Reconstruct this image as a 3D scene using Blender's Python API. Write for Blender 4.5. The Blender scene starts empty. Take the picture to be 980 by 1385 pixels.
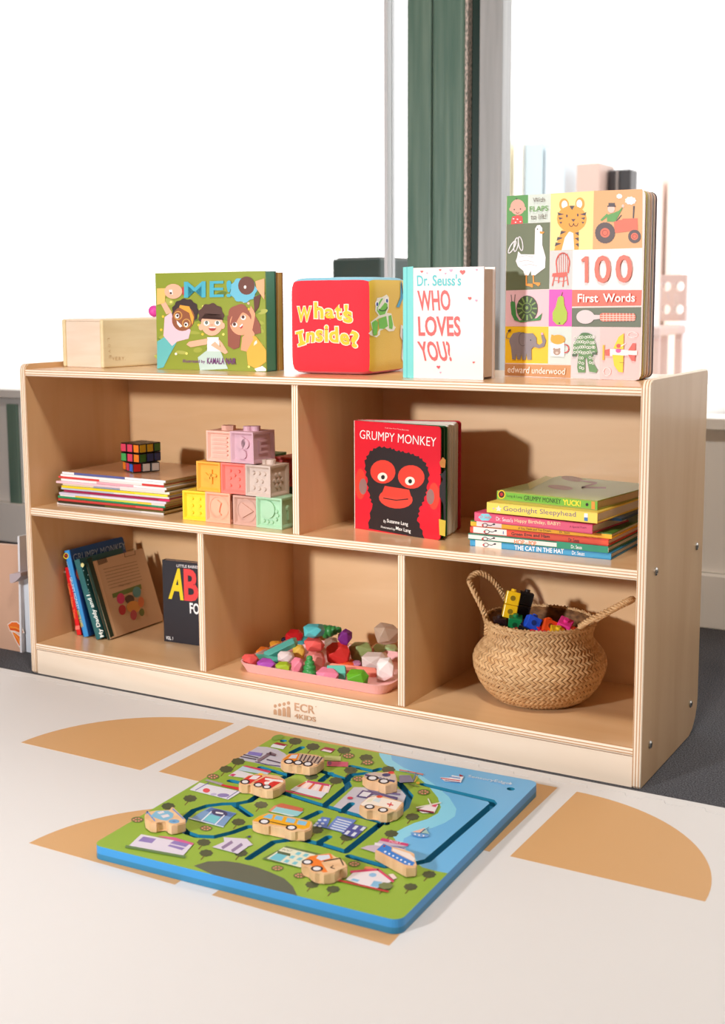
import bpy, bmesh, math, random
from mathutils import Vector, Matrix, geometry

# ------------------------------------------------------------------ camera
CX, CY, CZ = 1.7536, -1.7922, 0.7296
YAW, PITCH, ROLL = -0.5393, -0.1342, -0.0081
FPX, PPX, PPY = 1723.3, 441.0, 634.6
CAM = Vector((CX, CY, CZ))
_f = Vector((math.sin(YAW)*math.cos(PITCH), math.cos(YAW)*math.cos(PITCH), math.sin(PITCH)))
_r = Vector((math.cos(YAW), -math.sin(YAW), 0)); _u = _r.cross(_f)
CR = _r*math.cos(ROLL) + _u*math.sin(ROLL)
CU = -_r*math.sin(ROLL) + _u*math.cos(ROLL)
CF = _f
scene = bpy.context.scene
COL = scene.collection
cd = bpy.data.cameras.new('camera'); cam = bpy.data.objects.new('camera', cd); COL.objects.link(cam)
cam.matrix_world = Matrix(((CR.x, CU.x, -CF.x, CX), (CR.y, CU.y, -CF.y, CY), (CR.z, CU.z, -CF.z, CZ), (0, 0, 0, 1)))
cd.sensor_fit = 'VERTICAL'; cd.sensor_height = 36.0; cd.sensor_width = 36.0
cd.lens = 36.0*FPX/1385.0
cd.shift_x = (490.0-PPX)/1385.0; cd.shift_y = (PPY-692.5)/1385.0
cd.clip_start = 0.05; cd.clip_end = 200
cd.dof.use_dof = True; cd.dof.focus_distance = 2.05; cd.dof.aperture_fstop = 6.3
scene.camera = cam

# ------------------------------------------------------------------ light
world = bpy.data.worlds.new('sky'); scene.world = world; world.use_nodes = True
bgn = world.node_tree.nodes['Background']
bgn.inputs['Color'].default_value = (1.0, 0.985, 0.97, 1); bgn.inputs['Strength'].default_value = 2.1
def lamp(name, kind, loc, aim, energy, size=0.3, color=(1, 1, 1)):
    l = bpy.data.lights.new(name, kind); l.energy = energy; l.color = color
    if kind == 'AREA': l.shape = 'DISK'; l.size = size
    o = bpy.data.objects.new(name, l); COL.objects.link(o); o.location = loc
    o.rotation_euler = (Vector(aim)-Vector(loc)).to_track_quat('-Z', 'Y').to_euler()
    return o
lamp('photo_lamp', 'AREA', (0.0, -2.8, 1.12), (0.6, 0, 0.3), 12.2, 0.20, (0.99, 0.99, 1.0)).data.spread = math.radians(70)
lamp('ceiling_lamp', 'AREA', (1.32, -1.0, 2.42), (0.8, 0.0, 0.2), 29, 0.30, (1.0, 0.92, 0.82))
scene.view_settings.view_transform = 'Standard'; scene.view_settings.look = 'None'
scene.view_settings.gamma = 1.0; scene.view_settings.use_curve_mapping = False
scene.view_settings.exposure = 0.0

# ------------------------------------------------------------------ helpers
def ray(x, y): return CF + CR*((x-PPX)/FPX) - CU*((y-PPY)/FPX)
def at_ax(x, y, ax, val):
    v = ray(x, y); return CAM + v*((val-CAM[ax])/v[ax])
def at_z(x, y, z): return at_ax(x, y, 2, z)
def at_y(x, y, Y): return at_ax(x, y, 1, Y)
def at_x(x, y, X): return at_ax(x, y, 0, X)
def lin(c):
    c = c/255.0
    return c/12.92 if c <= 0.04045 else ((c+0.055)/1.055)**2.4
def S(r, g, b): return (lin(r), lin(g), lin(b))
MATS = {}
def mat(col, rough=0.5, metal=0.0, spec=0.5, key=None, sheen=0.0, coat=0.0, bump=None):
    k = key or ('m', tuple(round(c, 4) for c in col), rough, metal, spec, sheen, coat, bump)
    if k in MATS: return MATS[k]
    m = bpy.data.materials.new('paint'); m.use_nodes = True
    b = m.node_tree.nodes['Principled BSDF']
    b.inputs['Base Color'].default_value = (*col, 1); b.inputs['Roughness'].default_value = rough
    b.inputs['Metallic'].default_value = metal; b.inputs['Specular IOR Level'].default_value = spec
    b.inputs['Sheen Weight'].default_value = sheen; b.inputs['Coat Weight'].default_value = coat
    if bump:
        sc, st = bump; nt = m.node_tree
        tc = nt.nodes.new('ShaderNodeTexCoord'); n = nt.nodes.new('ShaderNodeTexNoise'); n.inputs['Scale'].default_value = sc
        bp = nt.nodes.new('ShaderNodeBump'); bp.inputs['Strength'].default_value = st; bp.inputs['Distance'].default_value = 0.002
        nt.links.new(tc.outputs['Object'], n.inputs['Vector']); nt.links.new(n.outputs['Fac'], bp.inputs['Height'])
        nt.links.new(bp.outputs['Normal'], b.inputs['Normal'])
    MATS[k] = m; return m
def P(r, g, b, rough=0.45, **k): return mat(S(r, g, b), rough, **k)
def ramp_mat(name, c0, c1, scale, rough, kind='noise', detail=3.0, lo=0.3, hi=0.7, bump=0.0, coat=0.0, dist=0.0):
    m = bpy.data.materials.new(name); m.use_nodes = True; nt = m.node_tree; b = nt.nodes['Principled BSDF']
    tc = nt.nodes.new('ShaderNodeTexCoord'); mp = nt.nodes.new('ShaderNodeMapping'); mp.inputs['Scale'].default_value = scale
    if kind == 'noise':
        n = nt.nodes.new('ShaderNodeTexNoise'); n.inputs['Scale'].default_value = 1.0; n.inputs['Detail'].default_value = detail
        n.inputs['Distortion'].default_value = dist; out = n.outputs['Fac']
    else:
        n = nt.nodes.new('ShaderNodeTexWave'); n.bands_direction = kind; n.inputs['Scale'].default_value = 1.0
        n.inputs['Distortion'].default_value = dist; n.inputs['Detail'].default_value = detail; out = n.outputs['Fac']
    r = nt.nodes.new('ShaderNodeValToRGB'); r.color_ramp.elements[0].position = lo; r.color_ramp.elements[1].position = hi
    r.color_ramp.elements[0].color = (*c0, 1); r.color_ramp.elements[1].color = (*c1, 1)
    L = nt.links.new
    L(tc.outputs['Object'], mp.inputs['Vector']); L(mp.outputs['Vector'], n.inputs['Vector']); L(out, r.inputs['Fac'])
    L(r.outputs['Color'], b.inputs['Base Color']); b.inputs['Roughness'].default_value = rough; b.inputs['Coat Weight'].default_value = coat
    if bump:
        bp = nt.nodes.new('ShaderNodeBump'); bp.inputs['Strength'].default_value = bump; bp.inputs['Distance'].default_value = 0.003
        L(out, bp.inputs['Height']); L(bp.outputs['Normal'], b.inputs['Normal'])
    return m
def mk(name, bm, mats, parent=None, smooth=False, keep=False):
    me = bpy.data.meshes.new(name)
    if not keep: bmesh.ops.recalc_face_normals(bm, faces=bm.faces[:])
    bm.to_mesh(me); bm.free()
    for m in (mats if isinstance(mats, (list, tuple)) else [mats]): me.materials.append(m)
    o = bpy.data.objects.new(name, me); COL.objects.link(o)
    if parent: o.parent = parent
    if smooth:
        for p in me.polygons: p.use_smooth = True
    return o
def empty(name, M=None):
    o = bpy.data.objects.new(name, None); COL.objects.link(o); o.empty_display_size = 0.02
    if M is not None: o.matrix_world = M
    return o
def tag(o, label=None, cat=None, group=None, kind=None):
    if label: o['label'] = label
    if cat: o['category'] = cat
    if group: o['group'] = group
    if kind: o['kind'] = kind
    return o
def T(x, y, z): return Matrix.Translation((x, y, z))
def RX(a): return Matrix.Rotation(a, 4, 'X')
def RY(a): return Matrix.Rotation(a, 4, 'Y')
def RZ(a): return Matrix.Rotation(a, 4, 'Z')
def box(bm, x0, x1, y0, y1, z0, z1, mi=0, bev=0.0, seg=2):
    vs = [bm.verts.new((x, y, z)) for x in (x0, x1) for y in (y0, y1) for z in (z0, z1)]
    fs = [bm.faces.new([vs[i] for i in q]) for q in ((0, 1, 3, 2), (4, 6, 7, 5), (0, 4, 5, 1), (2, 3, 7, 6), (0, 2, 6, 4), (1, 5, 7, 3))]
    for f in fs: f.material_index = mi
    if bev:
        es = list({e for f in fs for e in f.edges})
        r = bmesh.ops.bevel(bm, geom=es, offset=bev, segments=seg, affect='EDGES', profile=0.5)
        for f in r['faces']: f.material_index = mi
    return vs
def prism(bm, pts, fn, w0, w1, mi=0, mi_top=None):
    """closed outline pts (u,v) extruded from w0 to w1; fn(u,v,w) -> xyz"""
    a = [bm.verts.new(fn(u, v, w0)) for u, v in pts]; b = [bm.verts.new(fn(u, v, w1)) for u, v in pts]
    n = len(pts)
    for i in range(n):
        f = bm.faces.new((a[i], a[(i+1) % n], b[(i+1) % n], b[i])); f.material_index = mi
    f = bm.faces.new(a[::-1]); f.material_index = mi
    f = bm.faces.new(b); f.material_index = mi if mi_top is None else mi_top
def rrect(x0, x1, y0, y1, r, n=5, corners=(1, 1, 1, 1)):
    """rounded rectangle; corners order: (x0,y0),(x1,y0),(x1,y1),(x0,y1)"""
    out = []
    for k, (cx, cy, a0) in enumerate(((x0, y0, 180), (x1, y0, 270), (x1, y1, 0), (x0, y1, 90))):
        if not corners[k]: out.append((cx, cy)); continue
        ccx = cx + (r if cx == x0 else -r); ccy = cy + (r if cy == y0 else -r)
        for i in range(n+1):
            a = math.radians(a0 + 90*i/n); out.append((ccx+r*math.cos(a), ccy+r*math.sin(a)))
    return out
def lathe(bm, prof, n=32, c=(0, 0, 0), mi=0, cap=True):
    rings = []
    for r, z in prof:
        rings.append([bm.verts.new((c[0]+r*math.cos(2*math.pi*i/n), c[1]+r*math.sin(2*math.pi*i/n), c[2]+z)) for i in range(n)])
    for a, b in zip(rings, rings[1:]):
        for i in range(n):
            f = bm.faces.new((a[i], a[(i+1) % n], b[(i+1) % n], b[i])); f.material_index = mi
    if cap:
        bm.faces.new(rings[0][::-1]).material_index = mi; bm.faces.new(rings[-1]).material_index = mi
def tube(bm, pts, rad, n=8, mi=0, closed=False):
    pts = [Vector(p) for p in pts]; rings = []; m = len(pts)
    up = Vector((0.13, 0.31, 0.94)).normalized()
    for i, p in enumerate(pts):
        d = (pts[min(i+1, m-1)]-pts[max(i-1, 0)]).normalized()
        a = d.cross(up)
        if a.length < 1e-3: a = d.cross(Vector((1, 0, 0)))
        a.normalize(); b = d.cross(a)
        r = rad(i/(m-1)) if callable(rad) else rad
        rings.append([bm.verts.new(p + a*r*math.cos(2*math.pi*k/n) + b*r*math.sin(2*math.pi*k/n)) for k in range(n)])
    for a, b in zip(rings, rings[1:]):
        for k in range(n):
            bm.faces.new((a[k], a[(k+1) % n], b[(k+1) % n], b[k])).material_index = mi
    bm.faces.new(rings[0][::-1]).material_index = mi; bm.faces.new(rings[-1]).material_index = mi
def cyl(bm, c, axis, r, h, n=16, mi=0, r2=None):
    c = Vector(c); ax = Vector(axis).normalized(); a = ax.orthogonal().normalized(); b = ax.cross(a); r2 = r if r2 is None else r2
    A = [bm.verts.new(c + a*r*math.cos(2*math.pi*k/n) + b*r*math.sin(2*math.pi*k/n)) for k in range(n)]
    B = [bm.verts.new(c + ax*h + a*r2*math.cos(2*math.pi*k/n) + b*r2*math.sin(2*math.pi*k/n)) for k in range(n)]
    for k in range(n): bm.faces.new((A[k], A[(k+1) % n], B[(k+1) % n], B[k])).material_index = mi
    bm.faces.new(A[::-1]).material_index = mi; bm.faces.new(B).material_index = mi
def new(): return bmesh.new()

_fonts = {}
def glyphs(s, bold=0.0):
    k = (s, bold)
    if k in _fonts: return _fonts[k]
    cu = bpy.data.curves.new('lettering', 'FONT'); cu.body = s; cu.size = 1.0; cu.resolution_u = 3; cu.offset = bold; cu.fill_mode = 'BOTH'
    o = bpy.data.objects.new('lettering', cu); COL.objects.link(o)
    dg = bpy.context.evaluated_depsgraph_get(); me = bpy.data.meshes.new_from_object(o.evaluated_get(dg))
    vs = [(v.co.x, v.co.y) for v in me.vertices]; fs = [tuple(p.vertices) for p in me.polygons]
    bpy.data.objects.remove(o); bpy.data.curves.remove(cu); bpy.data.meshes.remove(me)
    xs = [v[0] for v in vs] or [0, 1]; ys = [v[1] for v in vs] or [0, 1]
    x0, x1, y0, y1 = min(xs), max(xs), min(ys), max(ys)
    vs = [((x-x0)/(x1-x0 or 1), (y-y0)/(y1-y0 or 1)) for x, y in vs]
    _fonts[k] = (vs, fs); return _fonts[k]
class Art:
    """flat print on a plane of a thing: traced outlines, laid on the surface in thin coats"""
    def __init__(s, name, M, p0, n, parent, zoom=(0, 0, 1), eps=0.00010, lift=0.00015, rough=0.45, fn=None, each=False):
        s.each = each
        s.name, s.M, s.Mi, s.parent = name, M, M.inverted(), parent
        s.p0, s.n = Vector(p0), Vector(n).normalized(); s.z = zoom; s.eps = eps; s.lift = lift
        s.bm = new(); s.mats = []; s.k = 0; s.rough = rough; s.fn = fn
        s.o = s.Mi @ CAM; s.R = s.Mi.to_3x3()
    def pt(s, x, y):
        v = s.R @ ray(s.z[0]+x/s.z[2], s.z[1]+y/s.z[2])
        return s.o + v*((s.p0-s.o).dot(s.n)/v.dot(s.n))
    def mi(s, col):
        m = P(*col, rough=s.rough) if not isinstance(col, bpy.types.Material) else col
        if m not in s.mats: s.mats.append(m)
        return s.mats.index(m)
    def up(s): s.k += 1; return s.n*(s.lift+s.eps*s.k)
    def face(s, p3, mi):
        d = s.n
        vs = [s.bm.verts.new(p) for p in p3]
        try:
            f = s.bm.faces.new(vs); f.material_index = mi; f.normal_update()
            if f.normal.dot(d) < 0: f.normal_flip()
        except ValueError: pass
    def poly(s, pts, col):
        h = s.up(); s.face([s.pt(*p)+h for p in pts], s.mi(col)); return s
    def rect(s, x0, y0, x1, y1, col, sk=0): return s.poly([(x0, y0), (x1, y0+sk), (x1, y1+sk), (x0, y1)], col)
    def ell(s, cx, cy, rx, ry, col, rot=0, a0=0, a1=360, n=20):
        c, q = math.cos(math.radians(rot)), math.sin(math.radians(rot)); pts = []
        full = (a1-a0) >= 360
        for i in range(n if full else n+1):
            a = math.radians(a0+(a1-a0)*i/n); u, v = rx*math.cos(a), ry*math.sin(a); pts.append((cx+u*c-v*q, cy+u*q+v*c))
        return s.poly(pts, col)
    def blob(s, cx, cy, rx, ry, col, bumps=7, amp=0.16, n=42, ph=0.0):
        return s.poly([(cx+rx*(1+amp*math.cos(bumps*a+ph))*math.cos(a), cy+ry*(1+amp*math.cos(bumps*a+ph))*math.sin(a)) for a in (2*math.pi*i/n for i in range(n))], col)
    def line(s, pts, w, col):
        h = s.up(); mi = s.mi(col)
        for (x0, y0), (x1, y1) in zip(pts, pts[1:]):
            d = math.hypot(x1-x0, y1-y0) or 1; ux, uy = (x1-x0)/d, (y1-y0)/d; nx, ny = -uy*w/2, ux*w/2; ex, ey = ux*w/4, uy*w/4
            s.face([s.pt(*p)+h for p in ((x0+nx-ex, y0+ny-ey), (x1+nx+ex, y1+ny+ey), (x1-nx+ex, y1-ny+ey), (x0-nx-ex, y0-ny-ey))], mi)
        return s
    def ring(s, cx, cy, rx, ry, w, col, a0=0, a1=360, n=24, rot=0):
        c, q = math.cos(math.radians(rot)), math.sin(math.radians(rot))
        p = []
        for i in range(n+1):
            a = math.radians(a0+(a1-a0)*i/n); u, v = rx*math.cos(a), ry*math.sin(a); p.append((cx+u*c-v*q, cy+u*q+v*c))
        return s.line(p, w, col)
    def text(s, t, bl, br, tl, col, bold=0.0):
        if s.name == 'spine_print': s.flush('spine_patch')
        h = s.up(); mi = s.mi(col); vs, fs = glyphs(t, bold)
        A, B, C = s.pt(*bl), s.pt(*br), s.pt(*tl)
        vv = [s.bm.verts.new(A+(B-A)*u+(C-A)*v+h) for u, v in vs]
        for f in fs:
            try:
                g = s.bm.faces.new([vv[i] for i in f]); g.material_index = mi; g.normal_update()
                if g.normal.dot(s.n) < 0: g.normal_flip()
            except ValueError: pass
        if s.name == 'lettering': s.flush('lettering')
        elif s.name == 'spine_print': s.flush('spine_lettering')
        return s
    def flush(s, name=None):
        if not len(s.bm.verts): return s
        k = s.name; s.name = name or k; s.done(); s.name = k; s.bm = new(); s.mats = []; return s
    def done(s):
        if not len(s.bm.verts): s.bm.free(); return None
        if s.fn:
            for v in s.bm.verts: v.co = s.fn(v.co)
        return mk(s.name, s.bm, s.mats, s.parent, False, True)
# ------------------------------------------------------------------ materials
BIRCH = ramp_mat('birch', S(220, 177, 128), S(233, 195, 150), (2.2, 14, 14), 0.42, 'noise', 4, 0.3, 0.72, coat=0.12, dist=0.6)
for n_ in BIRCH.node_tree.nodes:
    if n_.type == 'BSDF_PRINCIPLED': n_.inputs['Coat Weight'].default_value = .6; n_.inputs['Coat Roughness'].default_value = .16; n_.inputs['Roughness'].default_value = .36
BIRCHV = ramp_mat('birch_upright', S(218, 174, 125), S(231, 192, 147), (14, 14, 2.2), 0.42, 'noise', 4, 0.3, 0.72, coat=0.12, dist=0.6)
PLYZ = ramp_mat('ply_edge_flat', S(196, 142, 92), S(246, 230, 208), (1.5, 1.5, 72), 0.5, 'Z', 1, 0.08, 0.5, dist=0.35)
KICKM = ramp_mat('birch_lit', S(234, 212, 188), S(244, 228, 208), (2.2, 14, 14), 0.42, 'noise', 4, 0.3, 0.72, coat=0.12, dist=0.6)  # same birch, lightened to paint in the lamp light on the kick board
PLYX = ramp_mat('ply_edge_upright', S(196, 142, 92), S(246, 230, 208), (72, 1.5, 1.5), 0.5, 'X', 1, 0.08, 0.5, dist=0.35)
GREENP = ramp_mat('green_paint', S(84, 118, 106), S(128, 152, 138), (60, 60, 3), 0.32, 'noise', 5, 0.25, 0.8, bump=0.25)
GREYM = ramp_mat('grey_metal', S(160, 162, 164), S(196, 198, 200), (30, 30, 2), 0.4, 'noise', 4, 0.3, 0.8)
CARPET = ramp_mat('carpet', S(38, 40, 46), S(112, 112, 118), (420, 420, 420), 0.95, 'noise', 4, 0.35, 0.75, bump=0.8)
MATC = ramp_mat('mat_cream', S(216, 214, 213), S(236, 235, 234), (420, 420, 420), 0.6, 'X', 0, 0.2, 0.9, bump=0.12)
MATT = ramp_mat('mat_tan', S(206, 158, 104), S(220, 176, 124), (420, 420, 420), 0.6, 'X', 0, 0.2, 0.9, bump=0.12)
WHITEP = P(238, 236, 232, rough=0.5)
def glass_mat():
    m = bpy.data.materials.new('window_glass'); m.use_nodes = True; nt = m.node_tree; nt.nodes.clear()
    o = nt.nodes.new('ShaderNodeOutputMaterial'); mx = nt.nodes.new('ShaderNodeMixShader'); tr = nt.nodes.new('ShaderNodeBsdfTransparent'); gl = nt.nodes.new('ShaderNodeBsdfGlossy')
    gl.inputs['Roughness'].default_value = 0.02; mx.inputs[0].default_value = 0.06
    nt.links.new(tr.outputs[0], mx.inputs[1]); nt.links.new(gl.outputs[0], mx.inputs[2]); nt.links.new(mx.outputs[0], o.inputs[0]); return m
GLASS = glass_mat()

# ------------------------------------------------------------------ the room
bm = new(); box(bm, -2.2, 3.4, -3.0, 1.06, -0.05, 0.0); tag(mk('floor', bm, CARPET), 'dark grey speckled carpet floor', None, None, 'structure')
YW = 1.0
bm = new(); box(bm, -2.2, 3.4, YW, YW+0.06, 0.12, 0.44, 0, 0.004); tag(mk('wall_back', bm, WHITEP), 'white riser wall below the shop window', None, None, 'structure')
bm = new(); ga, gb = at_y(20, 740, YW), at_y(33.5, 752, YW); box(bm, ga.x, gb.x, YW-.012, YW-.0005, gb.z, .42, 0, .002); tag(mk('trim_4', bm, GREENP), 'dark green painted inset on the riser', None, None, 'structure')
bm = new(); box(bm, -2.3, 3.5, -3.1, 1.1, 2.7, 2.76); tag(mk('unseen_ceiling', bm, P(170, 140, 112, rough=.8)), 'added unseen tan ceiling', None, None, 'structure')  # unseen ceiling and walls, added to cut the sky fill
bm = new(); box(bm, -2.3, -2.2, -3.1, 1.06, 0, 2.7); tag(mk('unseen_wall_left', bm, P(140, 96, 66, rough=.8)), 'plain warm brown wall, out of view', None, None, 'structure')  # unseen wall, toned brown to warm the bounced fill
bm = new(); box(bm, 3.4, 3.5, -3.1, 1.06, 0, 2.7); tag(mk('unseen_wall_right', bm, P(150, 148, 146, rough=.8)), 'plain warm brown wall, out of view', None, None, 'structure')
bm = new(); box(bm, -2.3, 3.5, -3.1, -3.0, 0, 2.7); tag(mk('unseen_wall_front', bm, P(140, 96, 66, rough=.8)), 'plain warm brown wall, out of view', None, None, 'structure')  # brown here also warms the fill from behind the camera, unseen
bm = new(); box(bm, -2.2, 3.4, YW-0.02, YW+0.06, 0.0, 0.12, 0, 0.003); tag(mk('baseboard_back', bm, WHITEP), 'white board under the riser', None, None, 'structure')
bm = new(); box(bm, -2.2, 3.4, YW-0.03, YW+0.09, 0.44, 0.465, 0, 0.003); tag(mk('trim_1', bm, WHITEP), 'white window sill', None, None, 'structure')
# painted column with its groove, recess and the grey metal mullion beside it
def wx(px): return at_y(px, 320, YW).x
HT = 2.7
c = empty('trim_2', T(0.4, YW, 0.465)); tag(c, 'wide dark green painted column between the window panes', None, None, 'structure')
Mi = Matrix.Translation((-0.4, -YW, -0.465))
def cpart(name, x0, x1, y0, y1, m, bev=0.004, z1=HT):
    bm = new(); box(bm, x0, x1, y0, y1, 0.465, z1, 0, bev, 3); bm.transform(Mi); return mk(name, bm, m, c)
cpart('column_board', wx(553), wx(585), YW-0.012, YW+0.05, GREENP)
cpart('column_board', wx(587), wx(629), YW-0.016, YW+0.05, GREENP, 0.008)
cpart('edge_highlight', wx(629), wx(633), YW-.010, YW+.02, ramp_mat('highlight_paint', S(70, 96, 86), S(236, 214, 206), (500, 500, 120), .5, 'noise', 4, .35, .6), .002)  # backlit edge highlight painted in as pale speckled colour
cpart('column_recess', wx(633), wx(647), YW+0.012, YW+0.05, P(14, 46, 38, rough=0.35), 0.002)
cpart('metal_mullion', wx(647), wx(678), YW-0.006, YW+0.05, GREYM)
bm = new(); box(bm, wx(519), wx(524), YW, YW+0.04, 0.465, HT, 0, 0.002); tag(mk('trim_3', bm, P(226, 228, 234)), 'thin grey window post', None, None, 'structure')
for i, (xa, xb) in enumerate(((-2.2, wx(519)), (wx(524), wx(553)), (wx(678), 3.4))):
    bm = new(); box(bm, xa, xb, YW+0.02, YW+0.026, 0.465, HT)
    tag(mk('window_%d' % (i+1), bm, GLASS), ('large clear window pane left of the thin grey post', 'narrow clear pane between grey post and green column', 'large clear window pane right of the green column')[i], None, None, 'structure')

# ------------------------------------------------------------------ outside
bm = new(); box(bm, -16, 14, 1.06, 16, -0.15, -0.10); tag(mk('ground', bm, ramp_mat('pavement', S(232, 228, 222), S(246, 243, 238), (3, 3, 3), 0.7)), 'pale sunlit pavement outside the window', None, None, 'structure')
YF = 9.0
def fx(px): return at_y(px, 300, YF).x
def fz(py): return at_y(800, py, YF).z
fac = empty('shop_front', T(fx(760), YF, -0.1)); tag(fac, 'pale shop front across the street with brown pillar and dark doorway', 'building')
def fpart(name, p0, p1, y0, y1, z0, z1, m, par=None):
    bm = new(); box(bm, fx(p0), fx(p1), y0, y1, z0, z1, 0, 0.01); bm.transform(Matrix.Translation((-fx(760), -YF, 0.1))); return mk(name, bm, m, par or fac)
FT = fz(150)
fpart('cream_pilaster', 679, 690, YF-.05, YF+.3, -.1, fz(180), P(252, 248, 226))
fpart('cream_pilaster', 696, 707, YF-.05, YF+.3, -.1, fz(185), P(252, 246, 236))
fpart('glazed_bay', 708, 733, YF, YF+.3, -.1, fz(188), P(196, 212, 218, rough=.25)); fpart('glazed_bay', 735, 763, YF, YF+.3, -.1, fz(196), P(206, 218, 226, rough=.25))
fpart('brown_pillar', 783, 814, YF-.1, YF+.3, -.1, fz(222), P(206, 178, 166))
d = fpart('doorway', 815, 846, YF+.1, YF+.3, -.1, fz(230), P(34, 34, 38, rough=.3)); fpart('door_bar', 828, 830, YF+.06, YF+.1, -.1, fz(230), P(150, 138, 132), d)
fpart('pink_pilaster', 890, 897, YF-.05, YF+.3, -.1, fz(240), P(246, 226, 216)); fpart('pink_pilaster', 903, 911, YF-.05, YF+.3, -.1, fz(250), P(244, 222, 210))
bm = new(); cyl(bm, (fx(917), 8.2, -.1), (0, 0, 1), .03, fz(290)+.1); o = mk('lamp_post', bm, P(170, 208, 200)); tag(o, 'slim pale teal street post seen through the window', 'post')
# made-up dark box outside in place of a column, behind the soft cube
YP = 1.75
x0, x1 = at_y(449, 352, YP).x, at_y(514, 352, YP).x; zt = at_y(480, 350, YP).z
pl = empty('column_stand_in', T(x0, YP, -.1)); tag(pl, 'dark green box standing in for a column outside the window behind the soft cube', 'stand-in')
bm = new(); box(bm, 0, x1-x0, 0, .3, 0.03, zt+.1, 0, .006); mk('body', bm, P(52, 70, 66), pl)
bm = new(); box(bm, .012, x1-x0-.012, .012, .288, zt+.098, zt+.104); mk('stand_in_top', bm, P(50, 40, 32, rough=.9), pl)
for a in (0.01, x1-x0-.04):
    bm = new(); box(bm, a, a+.03, .02, .28, 0, .03); mk('stand_in_foot', bm, P(30, 36, 34), pl)
# patio chair with round holes in its back, and a small parked car, both far outside
YC = 4.2
def ex(px, py, Y=YC): return at_y(px, py, Y)
pc = empty('patio_chair', T(ex(909, 430).x, YC, -.1)); tag(pc, 'brown patio chair with round holes in its back, outside', 'chair')
off = Vector((ex(909, 430).x, YC, -.1))
bm = new(); a, b = ex(893, 372)-off, ex(926, 434)-off
w = (b.x-a.x)/2; hz = (a.z-b.z)/2
for i in range(2):
    for j in range(2):
        cx0, cz0 = a.x+i*w, b.z+j*hz; r = min(w, hz)*.34; n = 16
        O = []; I = []
        for k in range(n):
            t = 2*math.pi*k/n+math.pi/4; dx, dz = math.cos(t), math.sin(t); q = max(abs(dx), abs(dz))
            O.append((cx0+w/2+dx/q*w/2, cz0+hz/2+dz/q*hz/2)); I.append((cx0+w/2+dx*r, cz0+hz/2+dz*r*1.15))
        for yy in (0, .03):
            vo = [bm.verts.new((x, yy, z)) for x, z in O]; vi = [bm.verts.new((x, yy, z)) for x, z in I]
            for k in range(n): bm.faces.new((vo[k], vo[(k+1) % n], vi[(k+1) % n], vi[k]))
            if yy == 0: v0, o0 = vi, vo
            else:
                for k in range(n): bm.faces.new((v0[k], v0[(k+1) % n], vi[(k+1) % n], vi[k])); bm.faces.new((o0[k], o0[(k+1) % n], vo[(k+1) % n], vo[k]))
BRN = P(206, 176, 168)
mk('backrest', bm, BRN, pc)
bm = new(); box(bm, a.x, b.x, -.4, .02, b.z-.06, b.z-.02, 0, .01); mk('seat', bm, BRN, pc)
for xx in (a.x+.01, b.x-.04):
    for yy in (-.38, -.02):
        bm = new(); box(bm, xx, xx+.03, yy, yy+.03, 0, b.z-.06); mk('leg', bm, BRN, pc)
YK = 6.5
k0 = ex(921, 372, YK); car = empty('parked_car', T(k0.x, YK, -.1)); tag(car, 'pale silver car parked outside at far right', 'car')
L_ = 3.4; prof = [(0, .25), (0, .7), (.1, .82), (.9, .92), (1.35, 1.32), (2.5, 1.36), (3.1, .95), (3.4, .85), (3.4, .25)]
bm = new(); prism(bm, prof, lambda u, v, w: (u, w, v), 0, 1.5, 0); mk('body', bm, P(226, 232, 240, rough=.25), car)
bm = new(); prism(bm, [(1.05, .95), (1.42, 1.27), (2.45, 1.3), (2.85, .95)], lambda u, v, w: (u, w, v), -.01, 1.51, 0); mk('side_window', bm, P(150, 170, 205, rough=.15), car)
for xx in (.65, 2.75):
    for yy in (-.02, 1.32):
        bm = new(); cyl(bm, (xx, yy, .28), (0, 1, 0), .28, .2, 24); mk('wheel', bm, P(90, 90, 96), car)

# ------------------------------------------------------------------ foam play mat
ZM = 0.010
pm = empty('play_mat', T(0.8, -1.0, 0)); tag(pm, 'cream foam play mat with tan geometric shapes on the floor', 'mat')
PMI = T(-.8, 1.0, 0)
X0, X1, YB = -.55, 2.35, -.0300
per = .0578; ys = YB-.014
teeth = []; x = X0
while x < X1-.03:
    teeth += [(x, ys), (x+per*.5-.002, ys), (x+per*.5+.002, ys-.011), (x+per-.002, ys-.011)]; x += per
teeth = [p for p in teeth if p[0] < X1] + [(X1, ys)]
bm = new(); prism(bm, [(X0, YB), (X1, YB)]+teeth[::-1], lambda u, v, w: (u, v, w), .0003, ZM); bm.transform(PMI); mk('border_strip', bm, MATC, pm)
bm = new(); prism(bm, [(u, v-.0011) for u, v in teeth]+[(X1, -2.3), (X0, -2.3)], lambda u, v, w: (u, v, w), .0003, ZM); bm.transform(PMI); mk('foam_sheet', bm, MATC, pm)
def patch(pts):
    bm = new(); prism(bm, pts, lambda u, v, w: (u, v, w), ZM-.001, ZM+.00025); bm.transform(PMI); mk('tan_shape', bm, MATT, pm)
def sector(cx, cy, r, a0, a1): return [(cx, cy)]+[(cx+r*math.cos(math.radians(a0+(a1-a0)*i/24)), cy+r*math.sin(math.radians(a0+(a1-a0)*i/24))) for i in range(25)]
patch(sector(1.149, -.3265, .250, 0, 90)); patch(sector(.5385, -.3255, .250, 90, 180))
patch([(.5665, -.073), (1.119, -.0755), (1.1205, -.327), (.5665, -.3165)])
patch(sector(.8213, -.6075, .2440, 90, 180)); patch(sector(.8775, -.6075, .2440, 0, 90))

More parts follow.
